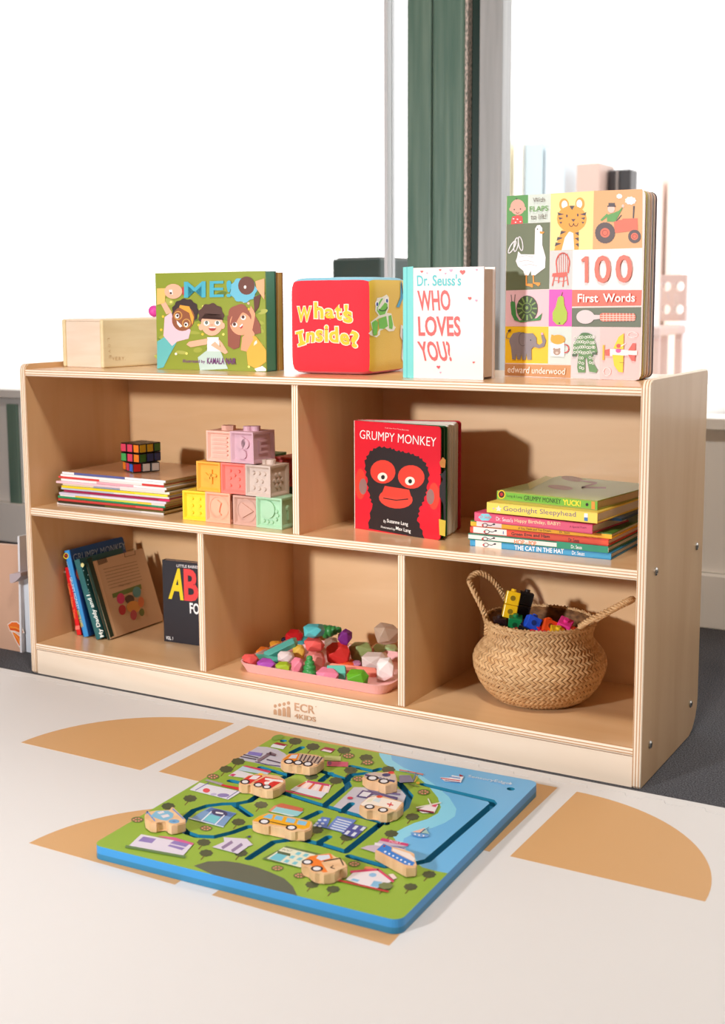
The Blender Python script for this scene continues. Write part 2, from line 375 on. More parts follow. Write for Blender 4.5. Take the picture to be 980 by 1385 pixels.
# ------------------------------------------------------------------ storage cabinet
W, H, D, t = 1.22, 0.6082, 0.317, 0.0137
ZB0, ZB1, ZS0, ZS1, ZT0, ZT1 = .0479, .0609, .3151, .3303, .5847, .5982
D1, E1, E2 = .6093, .4067, .8098
YBK = D-.012
cab = empty('storage_cabinet', T(W/2, 0, 0)); tag(cab, 'low birch plywood storage cabinet with five open compartments', 'cabinet')
CI = T(-W/2, 0, 0)
def board(name, x0, x1, y0, y1, z0, z1, m, edge, bev=.0042, parent=None):
    bm = new(); box(bm, x0, x1, y0, y1, z0, z1)
    es = [e for e in bm.edges if all(abs(v.co.y-y0) < 1e-6 for v in e.verts)]
    es = [e for e in es if (abs(e.verts[0].co.x-e.verts[1].co.x) > .05) == (x1-x0 > .05)] if True else es
    r = bmesh.ops.bevel(bm, geom=es, offset=bev, segments=4, affect='EDGES', profile=.5)
    bm.normal_update()
    for f in bm.faces:
        if f.calc_center_median().y < y0+bev*.95: f.material_index = 1
    bm.transform(CI); o = mk(name, bm, [m, edge], parent or cab)
    return o
def side(x0):
    r = .012
    prof = [(0, .004), (.004, 0), (D-.05, 0), (D-.03, .006), (D-.012, .022), (D-.003, .04), (D, .055), (D, H-.004), (D-.004, H)]
    prof += [(r-r*math.sin(a), H-r+r*math.cos(a)) for a in (math.pi/2*i/6 for i in range(7))]
    bm = new(); prism(bm, prof, lambda u, v, w: (w, u, v), x0, x0+t)
    es = [e for e in bm.edges if abs(e.verts[0].co.x-e.verts[1].co.x) < 1e-6]
    bmesh.ops.bevel(bm, geom=es, offset=.0022, segments=2, affect='EDGES', profile=.5)
    bm.normal_update()
    for f in bm.faces:
        c = f.calc_center_median()
        if c.y < .0035 or c.z > H-.003: f.material_index = 1
    bm.transform(CI); return mk('side_panel', bm, [BIRCHV, PLYX], cab)
side(0.0); sr = side(W-t)
CHROME = P(190, 188, 184, rough=.22, metal=1.0)
for px, py in ((886, 773), (941, 739), (878, 1007), (932.6, 952)):
    p = at_x(px, py, W); bm = new()
    cyl(bm, (p.x, p.y, p.z), (1, 0, 0), .0062, .0016, 20); cyl(bm, (p.x+.0016, p.y, p.z), (1, 0, 0), .0062, .0016, 20, r2=.0042)
    bm.transform(CI); b_ = mk('bolt', bm, CHROME, sr); b_['label'] = 'chrome furniture bolt'
    bm = new(); cyl(bm, (p.x+.0032, p.y, p.z), (1, 0, 0), .0021, .0002, 6); bm.transform(CI); 
    me = mk('bolt_socket', bm, P(30, 30, 32), sr)
board('top_panel', t, W-t, 0.0015, D, ZT0, ZT1, BIRCH, PLYZ)
board('middle_shelf', t, W-t, 0.0015, YBK, ZS0, ZS1, BIRCH, PLYZ)
board('bottom_shelf', t, W-t, 0.0015, YBK, ZB0, ZB1, BIRCH, PLYZ)
board('divider', D1, D1+t, .006, YBK, ZS1, ZT0, BIRCHV, PLYX, .003)
board('divider', E1, E1+t, .006, YBK, ZB1, ZS0, BIRCHV, PLYX, .003)
board('divider', E2, E2+t, .006, YBK, ZB1, ZS0, BIRCHV, PLYX, .003)
bm = new(); box(bm, t, W-t, YBK, YBK+.006, .03, ZT0); bm.transform(CI); mk('back_panel', bm, BIRCH, cab)
bm = new(); box(bm, t+.0005, W-t-.0005, .003, .018, .0005, ZB0); bm.transform(CI); kick = mk('kick_board', bm, KICKM, cab)
A = Art('logo', T(W/2, 0, 0), (0, .003, 0), (0, -1, 0), kick, (360, 940, 12.25), lift=.0001)
LB = (205, 158, 122)
for i, (x, y, yb) in enumerate(((148, 183, 328), (222, 165, 342), (297, 150, 355), (370, 131, 366))):
    A.ell(x, y, 26, 29, LB); yt = y+52+[0, 6, 2, 4][i]
    A.poly([(x-28, yb-6), (x-28, yt+22), (x-20, yt+4), (x-4, yt), (x+14, yt+6), (x+28, yt+26), (x+31, yb+4)], LB)
A.text('ECR', (470, 258), (805, 318), (468, 122), LB, .015).text('4KIDS', (468, 380), (825, 445), (466, 300), LB, .02).ell(825, 190, 8, 9, LB)
A.done()
# ------------------------------------------------------------------ books
def page_mat(c):
    k = ('pages', c)
    if k not in MATS: MATS[k] = ramp_mat('pages', S(*[int(v*.86) for v in c]), S(*c), (900, 900, 900), .8, 'Y', 1, .2, .8, dist=.3)
    return MATS[k]
PAGE = (240, 232, 216)
def book(name, label, M, w, h, th, cover, spine=None, back=None, pages=PAGE, r=0, ct=.0022, oh=.003, group=None, rough=.4, spine_w=0, cat='book'):
    """local frame: x from the spine outwards, y from front cover to back cover, z up"""
    root = empty(name, M); tag(root, label, cat, group)
    cm = P(*cover, rough=rough); sm = P(*(spine or cover), rough=rough); bk = P(*(back or cover), rough=rough)
    fn = lambda u, v, q: (u, q, v)
    if r: out = rrect(0, w, 0, h, r, 5, (0, 1, 1, 0)); pg = rrect(ct, w-oh, oh, h-oh, r*.9, 5, (0, 1, 1, 0))
    else: out = [(0, 0), (w, 0), (w, h), (0, h)]; pg = [(ct, oh), (w-oh, oh), (w-oh, h-oh), (ct, h-oh)]
    bm = new(); prism(bm, out, fn, 0, ct); fc = mk('front_cover', bm, cm, root)
    bm = new(); prism(bm, out, fn, th-ct, th); bc = mk('back_cover', bm, bk, root)
    bm = new(); box(bm, 0, ct, ct, th-ct, 0, h, 0, 0); sp = mk('spine', bm, sm, root)
    bm = new(); prism(bm, pg, fn, ct, th-ct); mk('page_block', bm, page_mat(pages), root)
    return dict(root=root, front=fc, spine=sp, M=M, w=w, h=h, t=th)
def art(b, name, face, zoom, **k):
    p, n, par = ((0, 0, 0), (0, -1, 0) if face == 'front' else (-1, 0, 0), b[face])
    return Art(name, b['M'], p, n, par, zoom, **k)
def facing(pl, pr, z):
    """frame of an upright thing whose front bottom edge runs between two seen points at height z"""
    a, b = at_z(*pl, z), at_z(*pr, z); d = b-a
    return T(a.x, a.y, z) @ RZ(math.atan2(d.y, d.x)), math.hypot(d.x, d.y)
ZTOP = ZT1+.0002; ZMID = ZS1+.0002; ZBOT = ZB1+.0002

# --- picture book with three children on a meadow
M, w = facing((213, 499), (360, 503), ZTOP)
b = book('picture_book', 'wide picture book with three smiling children on green grass', M, w, .178, .036, (146, 158, 52), spine=(170, 165, 60), back=(36, 62, 34), pages=(96, 150, 128), ct=.003, oh=.001)
A = art(b, 'cover_picture', 'front', (200, 365, 5.158), eps=.000012)
rnd = random.Random(3)
for i in range(26):
    x, y = rnd.uniform(70, 810), rnd.uniform(150, 680); A.ell(x, y, rnd.uniform(30, 70), rnd.uniform(10, 24), rnd.choice(((118, 138, 44), (166, 172, 66), (98, 122, 42), (178, 180, 84))), rot=rnd.uniform(-20, 20))
for i in range(34):
    x, y = rnd.uniform(70, 810), rnd.uniform(190, 690); A.ell(x, y, 9, 9, rnd.choice(((250, 236, 120), (255, 250, 236), (250, 205, 60), (246, 200, 180))), n=8)
BRN1, PEACH, TANS = (150, 88, 54), (246, 184, 152), (238, 164, 126)
# left child
A.poly([(66, 500), (130, 460), (200, 510), (150, 600), (110, 680), (66, 690)], (104, 190, 190))
A.poly([(118, 330), (160, 300), (200, 330), (300, 420), (285, 480), (205, 500), (170, 530), (110, 460)], (246, 202, 214))
A.poly([(78, 210), (110, 200), (170, 300), (130, 310)], PEACH)
A.blob(262, 290, 92, 88, (62, 44, 42), 11, .05); A.ell(248, 340, 78, 88, BRN1, rot=20)
A.poly([(225, 245), (290, 255), (322, 330), (312, 385), (290, 300), (220, 262)], (240, 168, 60))
A.ring(212, 318, 26, 28, 7, (230, 170, 90)).ring(270, 372, 26, 28, 7, (230, 170, 90)); A.ell(206, 322, 14, 16, (250, 246, 240)).ell(268, 382, 14, 16, (250, 246, 240)).ell(208, 320, 8, 9, (60, 36, 28)).ell(266, 382, 8, 9, (60, 36, 28))
A.poly([(202, 352), (242, 392), (226, 402), (206, 378)], (255, 250, 246))
# middle child
A.poly([(415, 560), (505, 560), (560, 690), (365, 700), (350, 610)], (196, 218, 208)); A.poly([(415, 470), (495, 470), (505, 568), (415, 568)], (248, 244, 246))
A.poly([(420, 478), (412, 520), (300, 540), (270, 520), (290, 500)], PEACH).poly([(490, 476), (520, 510), (560, 575), (540, 588), (440, 525), (470, 500), (510, 540)], PEACH)
A.blob(442, 318, 88, 84, (88, 58, 50), 9, .06); A.ell(448, 375, 76, 84, PEACH).ell(372, 400, 16, 22, PEACH).ell(524, 390, 14, 22, PEACH)
A.poly([(372, 340), (400, 305), (450, 320), (520, 312), (528, 350), (500, 290), (420, 280)], (88, 58, 50))
for x in (411, 487): A.ell(x, 372, 20, 18, (250, 250, 250)).ell(x, 368, 11, 13, (110, 120, 110))
A.ell(452, 404, 26, 22, (170, 60, 50), a0=0, a1=180).rect(430, 400, 474, 406, (255, 255, 255)); A.ell(448, 384, 10, 7, (240, 160, 130))
# right child
A.poly([(700, 430), (760, 470), (826, 560), (826, 640), (760, 690), (700, 660), (690, 560)], (248, 178, 66)).poly([(660, 470), (700, 430), (740, 480), (690, 570), (650, 560)], TANS)
A.poly([(720, 250), (750, 300), (745, 460), (705, 470), (700, 330)], TANS).poly([(730, 420), (750, 320), (785, 380), (790, 440), (750, 450)], (150, 84, 66))
A.blob(640, 330, 80, 90, (156, 88, 70), 5, .05).poly([(556, 320), (600, 340), (650, 450), (640, 540), (600, 555), (560, 530)], (150, 84, 66)); A.ell(650, 375, 76, 82, TANS, rot=-20).poly([(575, 380), (600, 290), (700, 260), (650, 310), (600, 400)], (156, 88, 70))
for x, y in ((608, 383), (668, 333)): A.ell(x, y, 18, 17, (250, 246, 240)).ell(x-2, y-4, 11, 12, (90, 50, 36))
A.poly([(638, 396), (664, 374), (664, 400), (650, 412)], (190, 60, 56)).poly([(640, 394), (662, 374), (664, 386), (646, 400)], (255, 250, 246))
A.poly([(745, 505), (760, 490), (765, 510), (740, 530)], (255, 236, 220)); A.poly([(745, 690), (800, 670), (826, 690), (826, 706), (760, 708)], (250, 244, 236))
# two upside-down heads at the top
A.poly([(66, 130), (130, 128), (120, 230), (66, 245)], (246, 196, 110)); A.ell(180, 150, 62, 52, PEACH).poly([(240, 120), (275, 118), (270, 168), (245, 178)], (200, 64, 60)).poly([(150, 140), (172, 138), (176, 172), (158, 170)], (255, 255, 255)).ell(163, 162, 8, 8, (80, 44, 30))
A.blob(668, 140, 92, 86, (110, 190, 214), 9, .06); A.ell(690, 110, 58, 64, (110, 66, 54)).ell(680, 120, 9, 12, (250, 244, 240)).poly([(752, 80), (815, 60), (815, 210), (760, 130)], (244, 176, 130)).poly([(740, 190), (790, 170), (775, 260), (745, 300)], (100, 58, 46))
kk = A.k
A.done()
A = art(b, 'lettering', 'front', (200, 365, 5.158), lift=.0002+.000012*kk)
A.text('ME!', (255, 196), (585, 190), (255, 82), (76, 178, 200), .014)
A.text('Illustrated by', (247, 652), (402, 656), (247, 624), (128, 70, 128), .01).text('KAMALA NAIR', (416, 656), (618, 660), (416, 612), (120, 50, 120), .02)
A.done()
# --- a second, brown book standing right behind it
M2 = M @ T(.002, .0385, 0)
b = book('picture_book', 'orange brown book standing behind the children picture book', M2, w, .176, .017, (196, 140, 74), spine=(110, 60, 40), back=(150, 92, 50), pages=(214, 150, 70), ct=.002, oh=.001)

# --- red white board book with big title in red capitals
M, w = facing((545, 511), (653, 514), ZTOP)
b = book('storybook', 'white storybook with teal spine and red capital title', M, w, .1765, .046, (234, 224, 222), spine=(96, 200, 196), back=(236, 224, 220), pages=(226, 208, 190), ct=.003, oh=.0035)
A = art(b, 'teal_spine_wrap', 'front', (540, 350, 7.0)); A.poly([(34, 80), (130, 72), (134, 1132), (34, 1124)], (110, 206, 202)).poly([(66, 78), (76, 77), (76, 1128), (66, 1127)], (78, 186, 186)); A.done()
A = art(b, 'lettering', 'front', (540, 350, 7.0)); TQ, RD, PK = (84, 192, 196), (240, 84, 78), (242, 160, 190)
A.text('Dr.', (168, 262), (282, 256), (164, 158), TQ, .02).text("Seuss's", (312, 258), (584, 256), (312, 150), TQ, .02)
A.text('WHO', (182, 494), (488, 490), (168, 300), RD, .022).text('LOVES', (182, 732), (582, 735), (174, 544), RD, .022).text('YOU?', (208, 968), (508, 970), (166, 780), RD, .022)
A.done()
A = art(b, 'printed_hearts', 'front', (540, 350, 7.0))
def heart(A, x, y, r, c):
    pts = [(x+r*.062*16*math.sin(q)**3, y-r*.062*(13*math.cos(q)-5*math.cos(2*q)-2*math.cos(3*q)-math.cos(4*q))) for q in (2*math.pi*i/24 for i in range(24))]; A.poly(pts, c)
heart(A, 286, 625, 34, (250, 240, 238))
for x, y, r, c in ((212, 122, 14, RD), (262, 136, 9, PK), (386, 106, 12, RD), (436, 140, 9, PK), (488, 110, 16, PK), (598, 126, 26, RD), (732, 104, 11, PK), (666, 374, 17, RD), (728, 394, 12, PK), (370, 1024, 17, (226, 60, 76)), (390, 1076, 10, PK), (704, 980, 11, RD)): heart(A, x, y, r, c)
A.done()

# --- tall first words board book
M, w = facing((683, 509), (866, 515), ZTOP)
hb = .2895
root = empty('first_words_book', M); tag(root, 'tall first words board book with a grid of coloured pictures', 'book')
fn = lambda u, v, q: (u, q, v)
edge = [(150, 20, 40), (206, 184, 40), (190, 170, 140), (228, 206, 170), (196, 140, 84), (226, 190, 170), (104, 90, 84), (216, 176, 120), (214, 172, 160)]
bm = new(); prism(bm, rrect(0, w, 0, hb, .011, 5, (0, 1, 1, 0)), fn, 0, .0024); fc = mk('front_cover', bm, P(244, 222, 214), root)
for i, cc in enumerate(edge):
    bm = new(); y0 = .0026+i*.0064; prism(bm, rrect(0.001, w-.0012, .0006, hb-.001, .010, 5, (0, 1, 1, 0)), fn, 0, .0030)
    bm.transform(RZ(math.radians(.8*i)) @ T(0, .0026+i*.0034, 0)); mk('board_page', bm, P(*cc), root)
bm = new(); prism(bm, rrect(0, w, 0, hb, .011, 5, (0, 1, 1, 0)), fn, 0, .0024); bm.transform(RZ(math.radians(.8*9.3)) @ T(0, .0026+9*.0034+.0006, 0)); mk('back_cover', bm, P(92, 82, 80), root)
bm = new(); box(bm, -.0012, 0, 0, .036, 0, hb); mk('spine', bm, P(206, 190, 170), root)
B1 = dict(front=fc, M=M)
Z1, Z2 = (680, 250, 4.9), (680, 380, 4.9)
A = art(B1, 'cover_picture', 'front', Z1, eps=.000012)
def quad(a, b, c, d, col): A.poly([a, b, c, d], col)
# the zoomed views differ by 130 px * 4.9 = 637 in height
dy = 637
quad((26, 74), (166, 66), (166, 254), (24, 262), (84, 150, 72)); quad((166, 66), (317, 58), (312, 248), (166, 254), (214, 222, 212)); quad((317, 58), (602, 40), (594, 428), (312, 436), (250, 226, 146)); quad((602, 40), (924, 28), (922, 418), (594, 428), (230, 170, 112))
quad((24, 262), (312, 248), (306, 690), (20, 700), (104, 112, 80)); quad((312, 436), (463, 432), (458, 694), (306, 690), (212, 210, 208)); quad((463, 432), (922, 418), (920, 697), (458, 696), (246, 236, 234))
quad((20, 700), (306, 694), (302, 936), (16, 938), (240, 192, 200)); quad((306, 694), (458, 694), (455, 938), (302, 938), (244, 80, 186)); quad((458, 696), (920, 697), (916, 800), (456, 806), (240, 112, 92)); quad((456, 816), (916, 810), (914, 944), (455, 940), (100, 108, 86))
quad((16, 938), (302, 940), (298, 1184), (14, 1180), (246, 196, 8)); quad((302, 938), (455, 940), (450, 1190), (298, 1184), (212, 222, 216)); quad((455, 940), (644, 944), (640, 1290), (448, 1276), (216, 206, 206)); quad((644, 944), (914, 946), (902, 1290), (640, 1290), (244, 196, 194)); quad((14, 1186), (450, 1196), (448, 1280), (12, 1262), (206, 146, 92))
# baby
A.ell(97, 148, 48, 52, (226, 168, 148)).ell(50, 162, 8, 12, (226, 168, 148)).ell(144, 158, 8, 12, (226, 168, 148)).poly([(52, 262), (60, 212), (97, 200), (128, 208), (132, 256)], (226, 70, 64)); A.ell(75, 164, 4, 5, (60, 40, 40)).ell(116, 160, 4, 5, (60, 40, 40)).ring(97, 182, 10, 6, 3, (120, 60, 60), 0, 180).line([(92, 98), (86, 88), (96, 92)], 3, (60, 50, 50))
for x, y in ((70, 225), (96, 228), (116, 244), (84, 248)): A.ell(x, y, 6, 4, (250, 230, 226))
# tiger
OR, DK = (246, 160, 46), (74, 58, 62)
A.poly([(340, 434), (390, 300), (470, 300), (502, 300), (500, 428)], OR).poly([(388, 434), (410, 350), (440, 308), (466, 320), (472, 430)], (250, 244, 234))
A.ell(405, 132, 32, 42, OR).ell(408, 132, 20, 28, (252, 250, 246)).ell(510, 126, 30, 42, OR).ell(506, 126, 19, 28, (252, 250, 246)); A.ell(456, 225, 98, 88, OR)
A.poly([(440, 140), (476, 138), (458, 168)], DK)
for x, q in ((362, 1), (552, -1)):
    for k in range(3): A.poly([(x+q*k*6, 182+k*32), (x+q*(44-k*6), 196+k*24), (x+q*(6+k*8), 204+k*28)], DK)
A.ell(424, 206, 6, 10, DK).ell(496, 200, 6, 10, DK).poly([(452, 228), (482, 226), (467, 246)], DK).ring(453, 256, 14, 20, 4, DK, 0, 180).ring(483, 254, 14, 20, 4, DK, 0, 180)
for x0, y0, x1, y1 in ((385, 305, 420, 318), (362, 345, 398, 356), (350, 382, 388, 392), (502, 312, 476, 318), (502, 348, 476, 354), (502, 386, 480, 390)): A.poly([(x0, y0), (x1, y0+6), (x0-6*(x0 < 450), y0+26)], DK)
# tractor
A.poly([(735, 236), (790, 232), (792, 224), (892, 222), (894, 300), (740, 320)], (232, 106, 76)).poly([(862, 140), (874, 140), (868, 222), (860, 222)], DK)
for x, y, r, q in ((677, 318, 66, 32), (872, 342, 42, 24)): A.blob(x, y, r, r*1.05, (84, 66, 66), 22, .02, 66).ell(x, y, q, q, (232, 106, 76)).ring(x, y, q*.55, q*.55, 4, (180, 70, 60))
A.poly([(690, 200), (735, 186), (770, 170), (796, 142), (788, 166), (745, 244), (690, 244)], (90, 158, 74)).poly([(645, 232), (690, 190), (700, 206), (655, 240)], (90, 158, 74)).ell(718, 160, 24, 26, (240, 200, 186)).rect(700, 120, 742, 142, DK).rect(692, 138, 748, 146, DK).line([(752, 240), (784, 202)], 6, DK); A.ell(796, 140, 9, 11, (240, 200, 186))
A.blob(846, 105, 36, 26, (250, 246, 240), 9, .08).blob(772, 76, 19, 16, (250, 246, 240), 7, .06)
# goose
WH = (246, 240, 242)
A.poly([(95, 480), (102, 440), (120, 460), (210, 462), (214, 290), (228, 268), (246, 266), (262, 285), (262, 400), (284, 480), (280, 550), (240, 580), (214, 600), (190, 600), (186, 570), (170, 600), (145, 600), (136, 570), (100, 540), (86, 505)], WH)
A.poly([(245, 308), (278, 312), (264, 326), (246, 322)], (240, 150, 40)).ell(230, 294, 4, 5, (80, 70, 70))
for x, y, ro in ((62, 412, -60), (88, 396, -80), (118, 390, -100)): A.ring(x, y, 46, 13, 7, WH, rot=ro)
for x0, y0 in ((106, 478), (106, 510), (130, 536)): A.line([(x0, y0), (x0+50, y0-10), (x0+96, y0+2)], 3, (190, 180, 184))
A.line([(156, 600), (156, 664), (198, 672)], 9, (240, 150, 40)).line([(202, 600), (204, 650), (246, 660)], 9, (240, 150, 40)).poly([(150, 655), (200, 655), (196, 682)], (240, 150, 40)).poly([(198, 645), (250, 648), (236, 674)], (240, 150, 40))
# chair
CH = (232, 96, 80)
A.ring(398, 520, 44, 68, 8, CH, 170, 370).line([(354, 510), (360, 584)], 8, CH).line([(441, 510), (434, 584)], 8, CH)
for x in (372, 386, 400, 414, 427): A.line([(x, 456), (x+2, 584)], 3, CH)
A.poly([(330, 586), (424, 578), (428, 600), (400, 614), (326, 608)], CH)
for a, b2 in (((342, 606), (328, 668)), ((404, 612), (398, 674)), ((424, 602), (432, 664)), ((372, 606), (368, 650))): A.line([a, b2], 7, CH)
A.line([(338, 632), (402, 640), (428, 630)], 4, CH)
# snail, pear
A.poly([(52, 160+dy), (52, 140+dy), (66, 134+dy), (82, 142+dy), (90, 230+dy), (110, 262+dy), (226, 246+dy), (262, 212+dy), (250, 260+dy), (120, 274+dy), (78, 260+dy), (58, 220+dy)], (60, 134, 62)).line([(60, 140+dy), (56, 92+dy)], 4, (40, 50, 40)).line([(78, 140+dy), (82, 90+dy)], 4, (40, 50, 40))
A.ell(162, 182+dy, 70, 86, (56, 74, 44)); 
for k in range(12):
    q = math.pi*2*k/12; A.line([(162+38*math.cos(q), 182+dy+46*math.sin(q)), (162+62*math.cos(q), 182+dy+76*math.sin(q))], 10, (128, 160, 84))
A.ring(160, 178+dy, 30, 32, 6, (128, 160, 84)).ell(160, 178+dy, 10, 12, (128, 160, 84))
A.poly([(388, 96+dy), (404, 108+dy), (408, 160+dy), (428, 210+dy), (424, 262+dy), (400, 290+dy), (360, 290+dy), (332, 262+dy), (330, 212+dy), (352, 170+dy), (366, 110+dy)], (172, 196, 52)).line([(388, 98+dy), (396, 74+dy)], 4, (110, 100, 60)).ell(376, 280+dy, 6, 5, (60, 70, 30))
# spoon
A.ell(548, 238+dy, 60, 46, (222, 206, 208)).poly([(596, 224+dy), (648, 226+dy), (648, 250+dy), (596, 258+dy)], (222, 206, 208)); A.poly([(644, 220+dy), (660, 212+dy), (874, 216+dy), (882, 240+dy), (874, 264+dy), (660, 268+dy), (644, 256+dy)], (236, 110, 84))
for k in range(10): A.line([(666+k*22, 214+dy), (666+k*22, 266+dy)], 4, (252, 214, 200))
for k in range(3): A.line([(648, 228+k*14+dy), (878, 230+k*14+dy)], 4, (252, 214, 200))
# elephant
GR = (136, 124, 128)
A.poly([(48, 380+dy), (70, 346+dy), (110, 338+dy), (150, 346+dy), (200, 346+dy), (224, 376+dy), (226, 414+dy), (244, 424+dy), (264, 408+dy), (254, 360+dy), (268, 350+dy), (288, 396+dy), (276, 434+dy), (240, 446+dy), (206, 436+dy), (190, 452+dy), (192, 522+dy), (164, 522+dy), (158, 478+dy), (152, 522+dy), (130, 522+dy), (126, 482+dy), (118, 520+dy), (98, 520+dy), (92, 482+dy), (86, 520+dy), (64, 520+dy), (56, 440+dy), (44, 400+dy)], GR)
A.ring(134, 386+dy, 26, 44, 4, (104, 92, 98), 60, 300).ell(186, 392+dy, 4, 5, (50, 44, 48)).line([(48, 384+dy), (24, 376+dy), (30, 346+dy), (44, 334+dy)], 4, GR).ell(46, 328+dy, 12, 7, (60, 50, 40), rot=-30).ell(262, 350+dy, 8, 8, (240, 170, 200))
# cup
A.poly([(316, 410+dy), (410, 408+dy), (410, 502+dy), (318, 498+dy)], (246, 240, 238)).ring(414, 448+dy, 24, 26, 8, (232, 96, 96), -100, 100).ell(366, 388+dy, 48, 32, (240, 168, 40)).poly([(318, 384+dy), (324, 354+dy), (345, 362+dy)], (240, 168, 40)).ell(360, 470+dy, 24, 22, (176, 146, 130)).ell(342, 452+dy, 8, 8, (176, 146, 130)).ell(376, 452+dy, 8, 8, (176, 146, 130)).ell(360, 476+dy, 10, 8, (214, 196, 184))
# pyjama suit
GN = (98, 142, 84)
A.poly([(512, 356+dy), (546, 344+dy), (590, 354+dy), (618, 420+dy), (628, 474+dy), (596, 482+dy), (598, 540+dy), (630, 590+dy), (620, 608+dy), (574, 600+dy), (558, 510+dy), (546, 510+dy), (548, 606+dy), (500, 606+dy), (494, 570+dy), (504, 480+dy), (466, 492+dy), (470, 420+dy)], GN)
rn = random.Random(5)
for k in range(60):
    x = 480+(k % 9)*17+rn.uniform(-3, 3); y = 372+(k//9)*34+rn.uniform(-4, 4)+dy
    if (k//9) > 3 and 545 < x < 575: continue
    if (k//9) > 3 and (x < 505 or x > 600): continue
    A.ring(min(x, 606), y, 7, 8, 4, (240, 240, 232), n=8)
A.ell(548, 352+dy, 30, 10, (74, 118, 66)).rect(462, 484+dy, 490, 500+dy, (74, 100, 70)).rect(594, 472+dy, 624, 488+dy, (74, 100, 70))
# plane
A.poly([(680, 456+dy), (712, 450+dy), (712, 496+dy), (682, 494+dy)], (232, 96, 84)).poly([(712, 450+dy), (892, 462+dy), (892, 490+dy), (712, 498+dy)], (250, 240, 238)).poly([(734, 446+dy), (770, 370+dy), (804, 346+dy), (802, 452+dy)], (246, 210, 30)).poly([(728, 488+dy), (802, 494+dy), (798, 606+dy), (770, 602+dy), (740, 560+dy)], (246, 210, 30)).poly([(832, 460+dy), (862, 412+dy), (882, 412+dy), (880, 462+dy)], (232, 96, 84)).poly([(832, 488+dy), (880, 492+dy), (878, 532+dy), (856, 528+dy)], (232, 96, 84)).poly([(664, 424+dy), (676, 424+dy), (674, 526+dy), (662, 522+dy)], (240, 190, 50)).ell(770, 430+dy, 16, 14, (220, 80, 70)).ell(768, 462+dy, 18, 14, (220, 90, 160)).line([(784, 432+dy), (816, 414+dy)], 6, (250, 240, 240)).ring(862, 356+dy, 32, 18, 4, (250, 240, 240)).ring(692, 600+dy, 24, 26, 4, (250, 240, 240)).line([(776, 540+dy), (802, 541+dy)], 3, (150, 110, 40))
kk = A.k
A.done()
A = art(B1, 'lettering', 'front', Z1, lift=.0002+.000012*kk)
A.text('With', (203, 116), (281, 112), (203, 86), (110, 96, 84), .0).text('FLAPS', (180, 178), (303, 172), (180, 144), (98, 160, 70), .01).text('to lift!', (188, 230), (291, 226), (188, 196), (110, 96, 84), 0)
A.poly([(522, 496), (550, 474), (568, 474), (568, 648), (546, 648), (546, 502), (528, 514)], (236, 112, 92)).text('0', (610, 652), (718, 650), (610, 470), (236, 112, 92), .012).text('0', (750, 650), (860, 648), (750, 466), (236, 112, 92), .012)
A.text('First', (500, 142+dy), (636, 141+dy), (500, 86+dy), (250, 244, 240), .02).text('Words', (668, 141+dy), (880, 139+dy), (668, 84+dy), (250, 244, 240), .02)
A.text('edward', (36, 606+dy), (178, 612+dy), (40, 562+dy), (252, 244, 236), .0).text('underwood', (196, 612+dy), (414, 620+dy), (200, 570+dy), (252, 244, 236), .0)
A.done()

# --- soft cube toy
M, w = facing((396, 505.5), (500.5, 508), ZTOP)
s = w+.010
cube = empty('soft_cube', M @ T(-.0085, 0, 0)); tag(cube, 'plush cube toy with red front, yellow side and blue top', 'toy')
M = M @ T(-.0085, 0, 0); hc = at_y(500, 374, (M @ Vector((s, 0, 0))).y).z-ZTOP
def cube_pt(u, v, wv):
    # unit cube -> softly rounded, slightly swollen cube
    p = Vector((u*2-1, v*2-1, wv*2-1)); e = 11.0
    m = max(abs(c) for c in p); n = (sum(abs(c)**e for c in p))**(1/e); q = p*(m/n) if n else p
    bulge = 1+.012*(1-min(1, abs(q.x*q.y)+abs(q.z*q.y)+abs(q.x*q.z)))
    q = q*bulge
    return Vector(((q.x*.5+.5)*s, (q.y*.5+.5)*s, max(0.0, (q.z*.5+.5)*hc)))
pan = {}
def panel(key, f, col, label):
    bm = new(); n = 14; g = [[bm.verts.new(cube_pt(*f(i/n, j/n))) for j in range(n+1)] for i in range(n+1)]
    for i in range(n):
        for j in range(n): bm.faces.new((g[i][j], g[i+1][j], g[i+1][j+1], g[i][j+1]))
    o = mk('fabric_panel', bm, mat(S(*col), .85, sheen=.35, bump=(700, .25), key=('plush', col)), cube, True); o['label'] = label; pan[key] = o
panel('f', lambda a, b: (a, 0, b), (232, 38, 56), 'red plush front panel'); panel('r', lambda a, b: (1, a, b), (222, 180, 30), 'yellow plush side panel'); panel('t', lambda a, b: (a, b, 1), (120, 196, 222), 'light blue plush top panel')
panel('l', lambda a, b: (0, a, b), (90, 170, 80), 'green plush side panel'); panel('b', lambda a, b: (a, 1, b), (120, 196, 222), 'blue plush back panel'); panel('u', lambda a, b: (a, b, 0), (232, 38, 56), 'red plush bottom panel')
def onface(axis, sign):
    def f(p):
        u, v, q = p.x/s, p.y/s, p.z/hc
        if axis == 1: base = cube_pt(min(max(u, 0), 1), 0, min(max(q, 0), 1)); return Vector((p.x, base.y-.0006+min(p.y, 0), p.z))
        base = cube_pt(1, min(max(v, 0), 1), min(max(q, 0), 1)); return Vector((base.x+.0004+max(p.x-s, 0), p.y, p.z))
    return f
ZQ = (385, 360, 5.939)
A = Art('lettering', M, (0, 0, 0), (0, -1, 0), pan['f'], ZQ, fn=onface(1, -1), eps=.00004, rough=.7)
CRM, YE = (250, 236, 214), (246, 196, 50)
